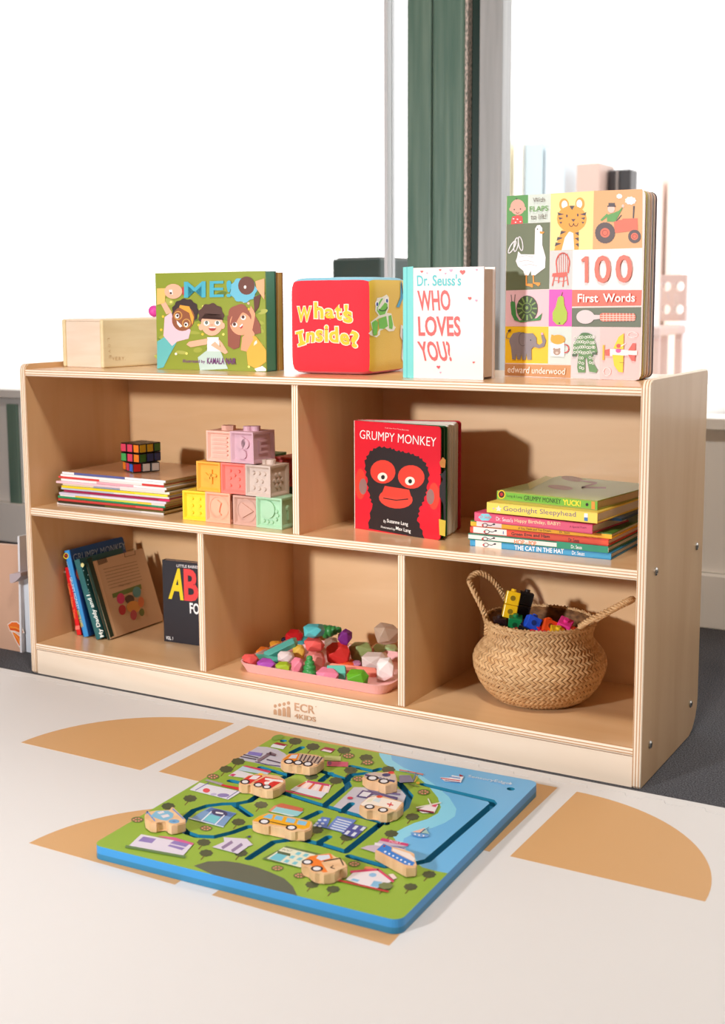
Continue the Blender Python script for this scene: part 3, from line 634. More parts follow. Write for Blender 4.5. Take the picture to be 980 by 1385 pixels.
chars = [('W', 100, 445, 212, 325, -3), ('h', 240, 420, 315, 290, 4), ('a', 328, 420, 402, 342, 5), ('t', 412, 430, 462, 310, 8), ("'", 482, 360, 508, 310, 0), ('s', 475, 455, 548, 360, 8), ('n', 172, 612, 240, 530, -8), ('s', 250, 608, 310, 512, -2), ('i', 325, 608, 352, 475, 0), ('d', 362, 612, 435, 485, 5), ('e', 450, 632, 525, 540, 8), ('?', 534, 655, 602, 520, 12)]
for bold, colr in ((.075, CRM), (.03, YE)):
    w_ = 8 if bold > .05 else 0
    A.poly([(112-w_, 545-w_), (90-w_, 550), (88-w_, 530-w_), (146+w_, 512-w_), (150+w_, 532+w_), (138+w_, 540), (150+w_, 602), (164+w_, 606-w_), (170+w_, 624+w_), (112-w_, 646+w_), (106-w_, 626), (122-w_, 616)], colr)
    for ch, x0, yb, x1, yt, sk in chars:
        g = 7 if bold > .05 else 0
        A.text(ch, (x0-g, yb+g-sk/2), (x1+g, yb+g+sk/2), (x0-g-sk*.8, yt-g-sk/2), colr, bold)
A.done()
A = Art('frog_print', M, (s, 0, 0), (1, 0, 0), pan['r'], ZQ, fn=onface(0, 1), eps=.00004, rough=.7)
FW, FG = (236, 232, 220), (110, 190, 70)
A.poly([(730, 290), (740, 255), (775, 250), (815, 228), (832, 250), (830, 340), (815, 375), (850, 380), (864, 450), (872, 480), (885, 490), (870, 520), (830, 525), (800, 500), (762, 520), (760, 550), (735, 572), (700, 555), (690, 540), (708, 510), (700, 450), (715, 430), (738, 410), (750, 395), (725, 360)], FW)
A.poly([(742, 310), (770, 262), (812, 250), (822, 330), (800, 385), (760, 395), (738, 360)], FG).poly([(748, 425), (810, 400), (822, 480), (790, 505), (755, 500)], FG).poly([(705, 455), (728, 432), (746, 450), (738, 550), (715, 560)], FG).poly([(826, 400), (848, 392), (862, 470), (856, 505), (832, 500)], FG)
A.ell(738, 303, 13, 24, (250, 250, 250)).ell(814, 275, 14, 24, (250, 250, 250)).ell(740, 306, 8, 16, (40, 70, 150)).ell(816, 278, 8, 16, (40, 70, 150)).ring(782, 330, 36, 28, 6, (30, 50, 30), 0, 150)
A.poly([(945, 110), (930, 150), (925, 250), (890, 330), (915, 330), (948, 250)], (70, 160, 200)).poly([(945, 130), (935, 150), (940, 220), (948, 230)], (40, 60, 80)); A.poly([(925, 470), (948, 480), (948, 770), (932, 740), (940, 600), (920, 560)], (226, 222, 214)).poly([(938, 500), (948, 510), (948, 740), (942, 650)], (80, 90, 120)); A.done()

# --- wooden box at the left end of the top
a = at_z(140, 498, ZTOP); l = at_z(90, 496, ZTOP); dirx = (a-l); ang = math.atan2(dirx.y, dirx.x)
wb, db, hb2 = .117, .215, .0925
M = T(a.x, a.y, ZTOP) @ RZ(ang) @ T(-wb, 0, 0)
bx = empty('wooden_box', M); tag(bx, 'pale maple wooden box on the cabinet top at left', 'box')
MAP = ramp_mat('maple', S(228, 206, 158), S(238, 220, 178), (30, 8, 60), .45, 'noise', 3, .3, .7); MAPE = ramp_mat('maple_end', S(238, 214, 190), S(246, 226, 206), (8, 30, 60), .45, 'noise', 3, .3, .7)
bm = new(); box(bm, wb-.009, wb, 0, db, 0, hb2, 0, .003, 3); rs = mk('side_panel', bm, [MAP], bx)
bm = new(); box(bm, 0, .009, 0, db, 0, hb2, 0, .003, 3); mk('side_panel', bm, [MAP], bx)
bm = new(); box(bm, .0094, wb-.0094, .003, .012, .0, hb2-.004, 0, .001); mk('end_panel', bm, [MAPE], bx)
bm = new(); box(bm, .0094, wb-.0094, db-.012, db-.003, .0, hb2-.004, 0, .001); mk('end_panel', bm, [MAPE], bx)
bm = new(); box(bm, .0094, wb-.0094, .0122, db-.0122, .0, .006); mk('base_board', bm, [MAP], bx)
bm = new(); box(bm, .0094, wb-.0094, .004, db-.004, hb2-.0038, hb2+.001, 0, .001); mk('lid', bm, [MAPE], bx)
A = Art('lettering', M, (wb, 0, 0), (1, 0, 0), rs, (75, 425, 7.0)); LC = (206, 170, 116)
for ch, x, y in (('L', 492, 240), ('O', 498, 298), ('V', 500, 350), ('E', 508, 404)):
    A.text(ch, (x, y-14), (x, y+14), (x+20, y-14), LC, 0)
for ch, x in (('V', 536), ('E', 566), ('R', 596), ('Y', 626)): A.text(ch, (x, 436), (x+20, 435), (x, 404), LC, 0)
A.ell(656, 432, 3, 3, LC); A.done()
bm = new(); bmesh.ops.create_uvsphere(bm, u_segments=24, v_segments=16, radius=.012); pb = M @ Vector((.055, .20, hb2+.0012+.012))
o = mk('ball', bm, P(224, 70, 170), None, True); o.location = pb; tag(o, 'small magenta ball on the wooden box lid', 'ball')
# ------------------------------------------------------------------ top left compartment: magazines, puzzle cube, silicone blocks
spines = [  # label colour, [(fraction, colour)...]
 ('grey white', [(0, (214, 206, 204)), (.8, (232, 228, 224))]), ('dark olive', [(0, (52, 48, 30)), (.45, (96, 84, 40))]), ('red', [(0, (206, 66, 60)), (.75, (226, 90, 84))]),
 ('bright green', [(0, (40, 160, 104)), (.85, (60, 170, 120))]), ('yellow and lime', [(0, (240, 238, 232)), (.15, (240, 206, 50)), (.4, (214, 220, 90)), (.75, (232, 200, 70)), (.88, (226, 216, 206))]),
 ('pale lilac', [(0, (206, 200, 224)), (.3, (222, 216, 232))]), ('dark magenta', [(0, (170, 30, 76)), (.9, (214, 40, 90))]), ('pale blue', [(0, (200, 212, 226)), (.5, (236, 234, 232))]),
 ('bright yellow', [(0, (236, 206, 30)), (.7, (244, 220, 60))]), ('cream and blue', [(0, (236, 226, 196)), (.3, (160, 170, 190)), (.55, (240, 236, 226))]), ('pale pink', [(0, (238, 196, 204)), (.6, (244, 220, 220))]),
 ('white and rose', [(0, (244, 240, 236)), (.35, (230, 170, 180)), (.7, (244, 238, 234))]), ('scarlet and white', [(0, (224, 70, 66)), (.4, (240, 226, 220)), (.8, (214, 60, 56))]), ('plain white', [(0, (244, 240, 236))]),
 ('white and navy', [(0, (236, 234, 236)), (.12, (92, 96, 150)), (.62, (238, 236, 236))])]
z = ZMID; rn = random.Random(11); n = len(spines); th = (.3948-ZMID)/n
for i, (nm, segs) in enumerate(spines):
    f = i/(n-1); xr = .2935+rn.uniform(-.006, .010)+.012*math.sin(f*3.1); y0 = .055+rn.uniform(-.003, .004)+.006*f
    L = .262+rn.uniform(-.004, .004); dp = .205+rn.uniform(-.01, .008); an = math.radians(rn.uniform(-1.6, .6))
    e = Vector((math.cos(an), math.sin(an), 0)); d = Vector((-e.y, e.x, 0)); zt_ = z+th-.00015
    M = Matrix(((d.x, 0, -e.x, xr), (d.y, 0, -e.y, y0), (0, -1, 0, zt_), (0, 0, 0, 1)))
    root = empty('magazine', M); where = 'lowest of the pile' if i == 0 else ('topmost of the pile' if i == n-1 else 'in the pile under the puzzle cube')
    tag(root, 'thin paperback with %s spine, %s' % (nm, where), 'magazine', 'thin paperbacks stacked under the puzzle cube')
    t2 = th-.0003
    bm = new()
    for k, (fr, cc) in enumerate(segs):
        fr2 = segs[k+1][0] if k+1 < len(segs) else 1.0
        box(bm, 0, .0008, 0, t2, L*(1-fr2), L*(1-fr), k)
    mk('spine', bm, [P(*cc, rough=.4) for _, cc in segs], root)
    bm = new(); box(bm, .0009, dp, .0006, t2-.0006, .0005, L-.0005); mk('page_block', bm, page_mat((214, 188, 130)), root)
    tc = segs[0][1] if i < n-1 else (206, 160, 120)
    bm = new(); box(bm, .0009, dp, 0, .0005, 0, L); mk('cover', bm, P(*tc, rough=.18), root)
    z += th
zp = z
# puzzle cube
a = at_z(163.5, 637, zp); q = .0562
M = T(a.x, a.y, zp+.0003) @ RZ(math.radians(-10))
p0 = M @ Vector((0, 0, 0))
pc_ = empty('puzzle_cube', M); tag(pc_, 'twisting puzzle cube with coloured stickers on the paperback pile', 'puzzle cube')
cols = dict(p=(222, 66, 96), o=(240, 128, 40), y=(206, 160, 30), g=(70, 170, 90), d=(60, 110, 40), b=(50, 110, 220), n=(52, 60, 110), r=(196, 30, 30), w=(200, 184, 170))
layers = [('orb', 'rww', 20), ('gpo', 'dnn', 0), ('ppo', 'yyd', 0)]
BLK = P(16, 14, 16, rough=.3); c3 = q/3
for li, (fr, sd, rot) in enumerate(layers):
    bm = new()
    for i in range(3):
        for j in range(3):
            box(bm, i*c3+.0003, (i+1)*c3-.0003, j*c3+.0003, (j+1)*c3-.0003, li*c3+.0003, (li+1)*c3-.0003, 0, .0012, 1)
    R_ = T(q/2, q/2, 0) @ RZ(math.radians(-rot)) @ T(-q/2, -q/2, 0)
    bm.transform(R_); lay = mk('cube_layer', bm, BLK, pc_)
    frs, sds = (fr, sd) if not rot else ('opb', 'rww')
    for i in range(3):
        bm = new(); box(bm, i*c3+.0022, (i+1)*c3-.0022, -.0002, .0004, li*c3+.0022, (li+1)*c3-.0022, 0, .0001, 1); bm.transform(R_); mk('sticker', bm, P(*cols[frs[i]], rough=.25), lay)
        bm = new(); box(bm, q-.0004, q+.0002, i*c3+.0022, (i+1)*c3-.0022, li*c3+.0022, (li+1)*c3-.0022, 0, .0001, 1); bm.transform(R_); mk('sticker', bm, P(*cols[sds[i]], rough=.25), lay)

# silicone blocks
def recessed_face(bm, s, f, d=.0045, fr=.0052):
    """one face of a block: raised frame sloping to a sunk panel; f(u,v,w): u,v on face 0..s, w inward"""
    O = [(0, 0), (s, 0), (s, s), (0, s)]; A1 = [(fr*.55, fr*.55), (s-fr*.55, fr*.55), (s-fr*.55, s-fr*.55), (fr*.55, s-fr*.55)]; B1_ = [(fr*1.25, fr*1.25), (s-fr*1.25, fr*1.25), (s-fr*1.25, s-fr*1.25), (fr*1.25, s-fr*1.25)]
    o = [bm.verts.new(f(u, v, 0)) for u, v in O]; a = [bm.verts.new(f(u, v, 0)) for u, v in A1]; b = [bm.verts.new(f(u, v, d)) for u, v in B1_]
    for k in range(4):
        bm.faces.new((o[k], o[(k+1) % 4], a[(k+1) % 4], a[k])); bm.faces.new((a[k], a[(k+1) % 4], b[(k+1) % 4], b[k]))
    bm.faces.new(b)
def sil(name, label, x, y, z, rot, s, col, front, sidek, stud=None, tilt=0, cat='block'):
    M = T(x, y, z) @ RZ(math.radians(rot)) @ RY(math.radians(tilt))
    root = empty(name, M); tag(root, label, cat, 'soft silicone blocks beside the magazines')
    m = P(*col, rough=.55); bm = new(); F = lambda u, v, w: (u, w, v); Rr = lambda u, v, w: (s-w, u, v)
    recessed_face(bm, s, F); recessed_face(bm, s, Rr); recessed_face(bm, s, lambda u, v, w: (w, u, v)); recessed_face(bm, s, lambda u, v, w: (u, s-w, v))
    for zz in (0, s): bm.faces.new([bm.verts.new(p) for p in ((0, 0, zz), (s, 0, zz), (s, s, zz), (0, s, zz))])
    bmesh.ops.remove_doubles(bm, verts=bm.verts[:], dist=1e-6)
    body = mk('body', bm, m, root)
    def relief(kind, f, inward):
        bm = new(); d = .0045
        def dome(u, v, r): 
            c = Vector(f(u, v, d)); ax = (Vector(f(u, v, 0))-Vector(f(u, v, d))).normalized(); cyl(bm, c, ax, r, .0030, 12, r2=r*.72)
        def pr(pts, h=.0034): prism(bm, [(u*s, v*s) for u, v in pts], lambda u, v, w: f(u, v, d-w), -.0002, h)
        if kind == 'six': [dome(s*u, s*v, .0032) for u in (.36, .66) for v in (.26, .5, .74)]
        elif kind == 'seven': [dome(s*u, s*v, .0032) for u, v in ((.34, .26), (.7, .26), (.34, .5), (.7, .48), (.34, .74), (.7, .74), (.52, .6))]
        elif kind == 'eight': [dome(s*u, s*v, .0042) for u, v in ((.28, .26), (.5, .25), (.72, .24), (.39, .5), (.61, .48), (.28, .74), (.5, .74), (.72, .73))]
        elif kind == 'hexdots': [dome(s*(.5+.2*math.cos(k)), s*(.5+.2*math.sin(k)), .0042) for k in (math.pi/3*i for i in range(6))]; dome(s*.5, s*.5, .0042)
        elif kind == 'bars': [pr([(.22, .2+.14*i), (.8, .2+.14*i), (.83, .23+.14*i), (.8, .26+.14*i), (.22, .26+.14*i)], .0036) for i in range(5)]
        elif kind == 'four': pr([(.3, .48), (.52, .42), (.54, .5), (.36, .62)]); pr([(.56, .26), (.64, .26), (.64, .74), (.56, .74)]); pr([(.5, .5), (.78, .5), (.82, .55), (.78, .6), (.5, .6)])
        elif kind in ('tri', 'disc'):
            n = 24
            for r0, r1 in ((.40, .36),):
                a = [bm.verts.new(f(s*(.5+r0*math.cos(2*math.pi*k/n)), s*(.5+r0*math.sin(2*math.pi*k/n)), d-.0012)) for k in range(n)]; b = [bm.verts.new(f(s*(.5+r1*math.cos(2*math.pi*k/n)), s*(.5+r1*math.sin(2*math.pi*k/n)), d-.0012)) for k in range(n)]
                for k in range(n): bm.faces.new((a[k], a[(k+1) % n], b[(k+1) % n], b[k]))
            if kind == 'tri': pr([(.34, .24), (.34, .76), (.8, .5)], .003)
            else: pr([(.3, .4), (.36, .26), (.5, .24), (.62, .26), (.54, .36), (.56, .5), (.62, .66), (.46, .76), (.34, .68), (.28, .56)], .0036)
        elif kind == 'grape':
            for u, v, r in ((.45, .66, .19), (.62, .62, .16), (.52, .28, .14)): prism(bm, [(s*(u+r*math.cos(a)), s*(v+r*math.sin(a))) for a in (2*math.pi*k/16 for k in range(16))], lambda u, v, w: f(u, v, d-w), -.0002, .0036)
        elif kind == 'hen':
            prism(bm, [(s*(.46+.24*math.cos(a)), s*(.6+.28*math.sin(a))) for a in (2*math.pi*k/18 for k in range(18))], lambda u, v, w: f(u, v, d-w), -.0002, .0034)
            [dome(s*u, s*v, .0036) for u, v in ((.26, .22), (.42, .2), (.58, .2), (.74, .3), (.8, .44), (.76, .56))]
        elif kind == 'm':
            pr([(.3, .3), (.37, .3), (.37, .72), (.3, .72)]); pr([(.37, .66), (.7, .66), (.7, .73), (.37, .73)]); pr([(.37, .48), (.7, .48), (.7, .55), (.37, .55)]); pr([(.37, .3), (.7, .3), (.7, .37), (.37, .37)])
        elif kind == 'key': dome(s*.45, s*.62, .006); pr([(.42, .25), (.48, .25), (.48, .6), (.42, .6)])
        if kind: mk('relief', bm, m, body)
        else: bm.free()
    relief(front, F, 1); relief(sidek, Rr, 1)
    if stud:
        bm = new()
        if stud == 'hex': cyl(bm, (s*.55, s*.5, s-.0003), (0, 0, 1), .013, .0085, 6)
        else: cyl(bm, (s*.42, s*.4, s-.0003), (0, 0, 1), .0085, .0085, 14); cyl(bm, (s*.66, s*.5, s-.0003), (0, 0, 1), .0085, .0085, 14)
        mk('stud', bm, m, root)
    return root
sb = .0545
def bl(px, py): p = at_z(px, py, ZMID); return p.x, p.y
r1 = ZMID+.0002
x, y = bl(246, 703); sil('silicone_block', 'yellow block with six dots at left of the bottom row', x, y+.003, r1, 2, .0535, (246, 212, 46), 'six', 'six')
x, y = bl(278.5, 705.5); sil('silicone_block', 'peach block with sunken round shape in the bottom row', x, y-.001, r1, -1, sb, (250, 176, 146), 'disc', 'six')
x, y = bl(316, 709.5); sil('silicone_block', 'dusty brown block with triangle in the bottom row', x-.0015, y+.001, r1, -1, .0525, (204, 160, 144), 'tri', 'four')
x, y = bl(346.5, 713); sil('silicone_block', 'mint green block with animal relief at right of the bottom row', x, y, r1, -1.5, .0545, (166, 206, 170), 'hen', 'key')
r2 = r1+sb+.0003
yb = bl(278.5, 705.5)[1]
def row(px, py, z, Y): return at_y(px, py, Y).x
x = row(266.5, 664, r2, yb+.004); sil('silicone_block', 'amber block with number four in the middle row', x, yb+.003, r2, -2, .0535, (240, 172, 62), 'four', 'six')
x = row(299, 667, r2, yb+.003); sil('silicone_block', 'coral block with seven dots in the middle row', x, yb+.003, r2, -2, .054, (246, 124, 112), 'seven', 'six')
x = row(332.5, 669, r2, yb-.002); sil('silicone_block', 'warm grey block with raised dots in the middle row', x, yb-.003, r2, -4, .055, (202, 182, 170), 'eight', 'hexdots', 'two')
r3 = r2+.055+.0004
x = row(279.5, 625, r3, yb+.004); sil('silicone_block', 'pale pink block with horizontal bars on the top row', x, yb+.004, r3, -1, .0545, (234, 182, 164), 'bars', 'six', 'hex')
x = row(312.5, 626, r3, yb-.002); sil('silicone_block', 'mauve block with fruit relief on the top row', x, yb-.003, r3+.001, -9, .0555, (206, 164, 176), 'grape', 'm', 'two', tilt=-1.2)
p = at_y(372, 640, .16); sil('silicone_block', 'dusky red block behind the grey block', p.x-.004, .165, r2, -6, .053, (196, 86, 84), 'hen', 'six')
sil('silicone_block', 'dark green block under the dusky red block at the back', p.x-.006, .163, r1, -4, .0535, (70, 110, 96), 'four', 'six')
sil('silicone_block', 'teal green block at the back behind the top row', p.x-.070, .172, r2, 3, .0540, (98, 160, 128), 'six', 'six')
sil('silicone_block', 'sand block at the back under the teal green one', p.x-.070, .168, r1, 2, .0540, (196, 170, 140), 'tri', 'six')

# ------------------------------------------------------------------ top right compartment
M, w = facing((480, 714.5), (595, 731), ZMID)
hm = .1885
root = empty('board_book', M); tag(root, 'red board book with dark furry ape shape, standing fanned open', 'book')
fn = lambda u, v, q: (u, q, v)
rc = (0, 1, 1, 0)
bm = new(); prism(bm, rrect(0, w, 0, hm, .006, 5, rc), fn, 0, .0022); fc = mk('front_cover', bm, P(228, 32, 50, rough=.3), root); fc['label'] = 'red front cover'
pgc = [(28, 92, 52), (40, 110, 60), (232, 222, 206), (240, 232, 218), (236, 226, 208), (244, 236, 222), (240, 230, 216), (236, 226, 212), (242, 234, 222)]
angs = [3, 5.2, 9.5, 11.2, 12.6, 17.5, 20.5, 23, 24.4]
for i, (cc, an) in enumerate(zip(pgc, angs)):
    bm = new(); prism(bm, rrect(.0005, w-.001-.004*(i > 1), .0005, hm-.0008, .006, 5, rc), fn, 0, .0021); bm.transform(RZ(math.radians(an)) @ T(0, .0024+i*.0022, 0)); o = mk('board_page', bm, P(*cc, rough=.4), root)
    if i == 0:
        # leafy print on the first spread
        Mp = M @ RZ(math.radians(an)) @ T(0, .0024, 0)
    if i == 5: o5, M5 = o, M @ RZ(math.radians(an)) @ T(0, .0024+i*.0022, 0)
bm = new(); prism(bm, rrect(0, w, 0, hm, .006, 5, rc), fn, 0, .0022); bm.transform(RZ(math.radians(26.4)) @ T(0, .0024+9*.0022, 0)); mk('back_cover', bm, P(206, 34, 50, rough=.3), root)
bm = new(); box(bm, -.0012, 0, 0, .024, 0, hm); mk('spine', bm, P(236, 222, 206), root)
ZK = (470, 560, 5.765)
B2 = dict(front=fc, M=M)
# plain stand-in for the cover drawing: a dark furry mass with red ovals
A = art(B2, 'cover_picture', 'front', ZK, eps=.00003)
DKB, ORR = (34, 20, 22), (230, 60, 42)
rn = random.Random(4)
out = []
base = [(160, 885), (190, 700), (165, 620), (150, 500), (130, 380), (165, 300), (230, 255), (320, 262), (385, 285), (460, 300), (540, 325), (600, 370), (636, 450), (620, 580), (600, 660), (560, 740), (545, 830), (600, 965)]
for (x0, y0), (x1, y1) in zip(base, base[1:]):
    for k in range(5):
        f = k/5; j = 7 if k % 2 else -5; d = math.hypot(x1-x0, y1-y0); out.append((x0+(x1-x0)*f+j*(y1-y0)/d, y0+(y1-y0)*f-j*(x1-x0)/d))
out += [(600, 972), (160, 893)]
A.poly(out, DKB)
A.ell(100, 545, 42, 120, ORR).ell(672, 640, 44, 105, ORR).ell(120, 565, 30, 62, (150, 110, 104)).ell(645, 645, 30, 60, (150, 110, 104))
A.ell(275, 450, 98, 92, ORR, rot=8).ell(496, 490, 104, 92, ORR, rot=8).ell(376, 660, 132, 76, (226, 66, 48), rot=6).poly([(290, 560), (480, 590), (500, 660), (260, 640)], ORR)
A.ell(272, 490, 38, 34, (240, 232, 214)).ell(486, 522, 38, 34, (240, 232, 214)).ell(276, 492, 15, 17, (30, 20, 22)).ell(488, 524, 15, 17, (30, 20, 22)).line([(280, 655), (380, 672), (470, 662)], 8, (60, 20, 20))
A.done()
A = art(B2, 'lettering', 'front', ZK, lift=.0006)
A.text('GRUMPY MONKEY', (95, 190), (690, 255), (97, 122), (252, 246, 240), -.004)
A.text('A #1 New York Times Bestseller', (292, 112), (480, 132), (292, 102), (246, 200, 190))
A.text('By', (282, 850), (302, 853), (283, 824), (250, 246, 240)).text('Suzanne Lang', (308, 852), (472, 880), (309, 816), (250, 246, 240), .01)
A.text('Illustrated by', (262, 890), (372, 912), (262, 868), (250, 246, 240)).text('Max Lang', (378, 910), (494, 934), (379, 874), (250, 246, 240), .01)
A.done()
A = Art('page_print', M5, (0, 0, 0), (0, -1, 0), o5, ZK, lift=.0002)
A.poly([(852, 430), (880, 420), (905, 390), (905, 790), (888, 795), (885, 660), (850, 600), (850, 520), (880, 470)], (34, 26, 28)).poly([(850, 340), (880, 300), (906, 320), (900, 380), (862, 378)], (190, 120, 50)).poly([(845, 770), (905, 780), (900, 900), (850, 890)], (206, 180, 60)); A.done()

# stack of hardbacks
def stacked(name, label, lpx, rpx, z0, th, depth, cover, spine=None, oh=.003, pages=PAGE, ct=.0018, back=None):
    a, b_ = at_z(*lpx, z0), at_z(*rpx, z0); e = (b_-a); L = math.hypot(e.x, e.y); e = Vector((e.x/L, e.y/L, 0)); d = Vector((-e.y, e.x, 0))
    M = Matrix(((d.x, 0, -e.x, b_.x), (d.y, 0, -e.y, b_.y), (0, -1, 0, z0+th), (0, 0, 0, 1)))
    return book(name, label, M, depth, L, th, cover, spine, back, pages, oh=oh, ct=ct, group='storybooks piled in the right compartment')
ZS = (630, 630, 4.083)
def zp_(x, y): return (ZS[0]+x/ZS[2], ZS[1]+y/ZS[2])
z = ZMID
def step(th): 
    global z; z0 = z; z += th+.0002; return z0
def sart(b): return art(b, 'spine_print', 'spine', ZS, lift=.0001, eps=.00004)
WT = (238, 232, 226)
def scribble(A, x, y, sl):
    A.flush('spine_patch'); A.ring(x-16, y+2, 14, 10, 4, (60, 50, 60)).line([(x-2, y), (x+16, y+4), (x+30, y-2)], 4, (60, 50, 60)).ell(x-28, y+2, 6, 5, (200, 60, 60)).ell(x+34, y-3, 7, 5, (60, 50, 60)); A.flush('spine_drawing')
b = stacked('storybook', 'blue storybook at the bottom of the pile', zp_(22, 442), zp_(800, 520), step(.0102), .0102, .18, (44, 136, 186), (64, 160, 206))
A = sart(b); A.poly([(52, 408), (195, 424), (195, 460), (52, 445)], WT); scribble(A, 125, 435, 0); A.text('THE CAT IN THE HAT', (268, 464), (540, 486), (268, 438), (250, 250, 250), .02).text('Dr. Seuss', (585, 490), (654, 497), (585, 468), (250, 250, 250), .01); A.done()
b = stacked('storybook', 'white and green spined storybook, second from the bottom', zp_(12, 406), zp_(785, 483), step(.0100), .0100, .185, (30, 120, 90), WT)
A = sart(b); A.poly([(500, 417), (784, 446), (784, 482), (500, 453)], (40, 146, 112)); scribble(A, 120, 402, 0); A.text('HOP', (266, 430), (322, 435), (266, 406), (236, 140, 80), .02).text('on', (328, 434), (340, 435), (328, 422), (236, 140, 80)).text('POP', (346, 438), (388, 442), (346, 414), (236, 140, 80), .02).text('Dr. Seuss', (580, 455), (640, 461), (580, 436), (250, 250, 250), .01); A.done()
b = stacked('storybook', 'orange red storybook with white spine patch, third from the bottom', zp_(22, 369), zp_(785, 444), step(.0100), .0100, .185, (214, 52, 40), (232, 84, 50))
A = sart(b); A.poly([(40, 336), (224, 354), (224, 386), (40, 368)], WT); scribble(A, 130, 362, 0); A.line([(206, 362), (206, 376)], 5, (120, 120, 170)).text('Green Eggs and Ham', (250, 388), (462, 404), (250, 366), (70, 36, 36), .02).text('Dr. Seuss', (566, 418), (625, 424), (566, 398), (70, 36, 36), .01); A.done()
b = stacked('storybook', 'yellow storybook with green front cover, fourth from the bottom', zp_(25, 330), zp_(804, 404), step(.0085), .0085, .182, (70, 120, 40), (244, 186, 32), back=(244, 186, 32))
A = sart(b); A.poly([(58, 304), (196, 316), (196, 344), (58, 332)], WT); scribble(A, 120, 326, 0); A.text('If You Think and You Dream', (290, 350), (468, 366), (290, 338), (90, 60, 30)).text('Dr. Seuss', (516, 372), (572, 376), (516, 360), (90, 60, 30)); A.done()
b = stacked('storybook', 'pink hardback storybook, fifth from the bottom', zp_(46, 304), zp_(696, 377), step(.0145), .0145, .135, (214, 70, 110), (232, 96, 130))
A = sart(b); A.blob(105, 284, 34, 20, (130, 206, 220), 6, .08).text('Dr. Seuss', (80, 288), (132, 292), (80, 272), (226, 70, 110)).text("Dr. Seuss's", (166, 302), (258, 313), (166, 280), (250, 236, 240), .01).text('Happy Birthday, BABY!', (268, 316), (520, 336), (268, 292), (248, 230, 180), .01).text('A Special Poem', (572, 344), (664, 350), (572, 330), (150, 40, 80)); A.done()
b = stacked('storybook', 'thin dark blue book set back under the yellow one', zp_(150, 262), zp_(780, 320), step(.0042), .0042, .125, (24, 70, 104), pages=(190, 184, 150)); b['root'].location.y += .03; b['root'].location.x += .012
b = stacked('storybook', 'butter yellow storybook with long lettered spine below the top book', zp_(114, 256), zp_(724, 319), step(.0162), .0162, .19, (236, 206, 90), (240, 214, 92), pages=(232, 226, 220))
A = sart(b); A.text('Goodnight Sleepyhead', (206, 256), (606, 290), (206, 222), (112, 88, 130), .0).poly([(180, 218), (186, 232), (198, 234), (188, 242), (192, 254), (180, 247), (168, 252), (172, 240), (162, 232), (174, 230)], (236, 226, 214)).ell(152, 236, 5, 5, (200, 180, 190)).rect(652, 262, 672, 286, (240, 240, 240), 2).rect(652, 284, 672, 304, (70, 120, 180), 2); A.done()
b = stacked('storybook', 'green hardback storybook lying on top of the pile', zp_(170, 187), zp_(724, 247), step(.0150), .0150, .205, (150, 160, 72), (118, 184, 62), pages=(222, 200, 160))
A = sart(b); A.ell(196, 158, 21, 24, (240, 200, 30)).ell(196, 158, 16, 19, (60, 20, 24)).ell(196, 158, 8, 10, (190, 40, 40)).text('Lang & Lang', (226, 175), (310, 184), (226, 158), (60, 90, 40)).text('GRUMPY MONKEY', (320, 190), (524, 210), (320, 164), (28, 30, 24), .0).text('YUCK!', (534, 216), (634, 226), (534, 184), (246, 226, 60), .03).rect(692, 196, 712, 238, (226, 150, 60), 3).ell(668, 214, 8, 9, (40, 40, 30)); A.done()
A = Art('cover_picture', b['M'], (0, 0, 0), (0, -1, 0), b['front'], ZS, lift=.0001, eps=.00004)
A.poly([(350, 130), (480, 66), (440, 56), (340, 96)], (196, 190, 96)).ell(585, 72, 60, 14, (150, 116, 84), rot=8).ell(520, 120, 70, 12, (160, 120, 92), rot=6).line([(620, 80), (720, 96), (640, 120), (770, 122)], 9, (150, 108, 84)); A.done()
# ------------------------------------------------------------------ bottom left compartment
def leaning(name, label, X, Y, lean, w, h, th, cover, spine=None, r=0, yaw=0, **k):
    """book leaning to the left, spine to the front; X is where its lower left corner stands"""
    a = math.radians(lean)
    M = T(X, Y, ZBOT) @ RZ(math.radians(yaw)) @ RY(-a) @ T(th, 0, 0) @ RZ(math.pi/2)
    return book(name, label, M, w, h, th, cover, spine, r=r, group='books leaning in the lower left compartment', **k)
ZL = (70, 725, 4.9)
b = leaning('board_book', 'small red book at far left of the leaning row', .0425, .088, 11.0, .15, .138, .0115, (206, 22, 30), (222, 24, 32), ct=.0018)
A = art(b, 'spine_print', 'spine', ZL, lift=.0001); CRE = (250, 226, 210)
A.text('Baby', (70, 246), (94, 242), (68, 236), CRE).text("Lunar New Year", (104, 318), (150, 552), (120, 314), (240, 130, 70), .01).rect(156, 596, 186, 622, (240, 120, 110), -4); A.done()
b = leaning('board_book', 'blue board book with sky blue spine in the leaning row', .0638, .083, 14.2, .163, .176, .0150, (18, 84, 150), (58, 150, 216), r=.006, ct=.0018)
A = art(b, 'spine_print', 'spine', ZL, lift=.0001)
A.ell(95, 132, 17, 20, (244, 206, 40)).ell(95, 131, 12, 15, (50, 20, 24)).ell(95, 130, 6, 8, (190, 40, 40)).text('Suzanne Lang', (96, 172), (122, 262), (106, 168), (190, 226, 246)).text('GRUMPY MONKEY', (118, 276), (168, 486), (134, 270), (210, 236, 250), .0).text("DON'T BE SCARED", (166, 494), (196, 606), (182, 488), (240, 206, 50), .01); A.done()
A = art(b, 'lettering', 'front', ZL, lift=.0001); A.text('GRUMPY MONKEY', (146, 172), (492, 86), (138, 122), (170, 196, 220), -.004); A.ell(200, 240, 40, 60, (230, 120, 40)); A.done()
b = leaning('board_book', 'thin purple book between blue and teal ones', .0905, .092, 18.2, .15, .140, .0065, (170, 84, 160), (196, 100, 186), ct=.0015)
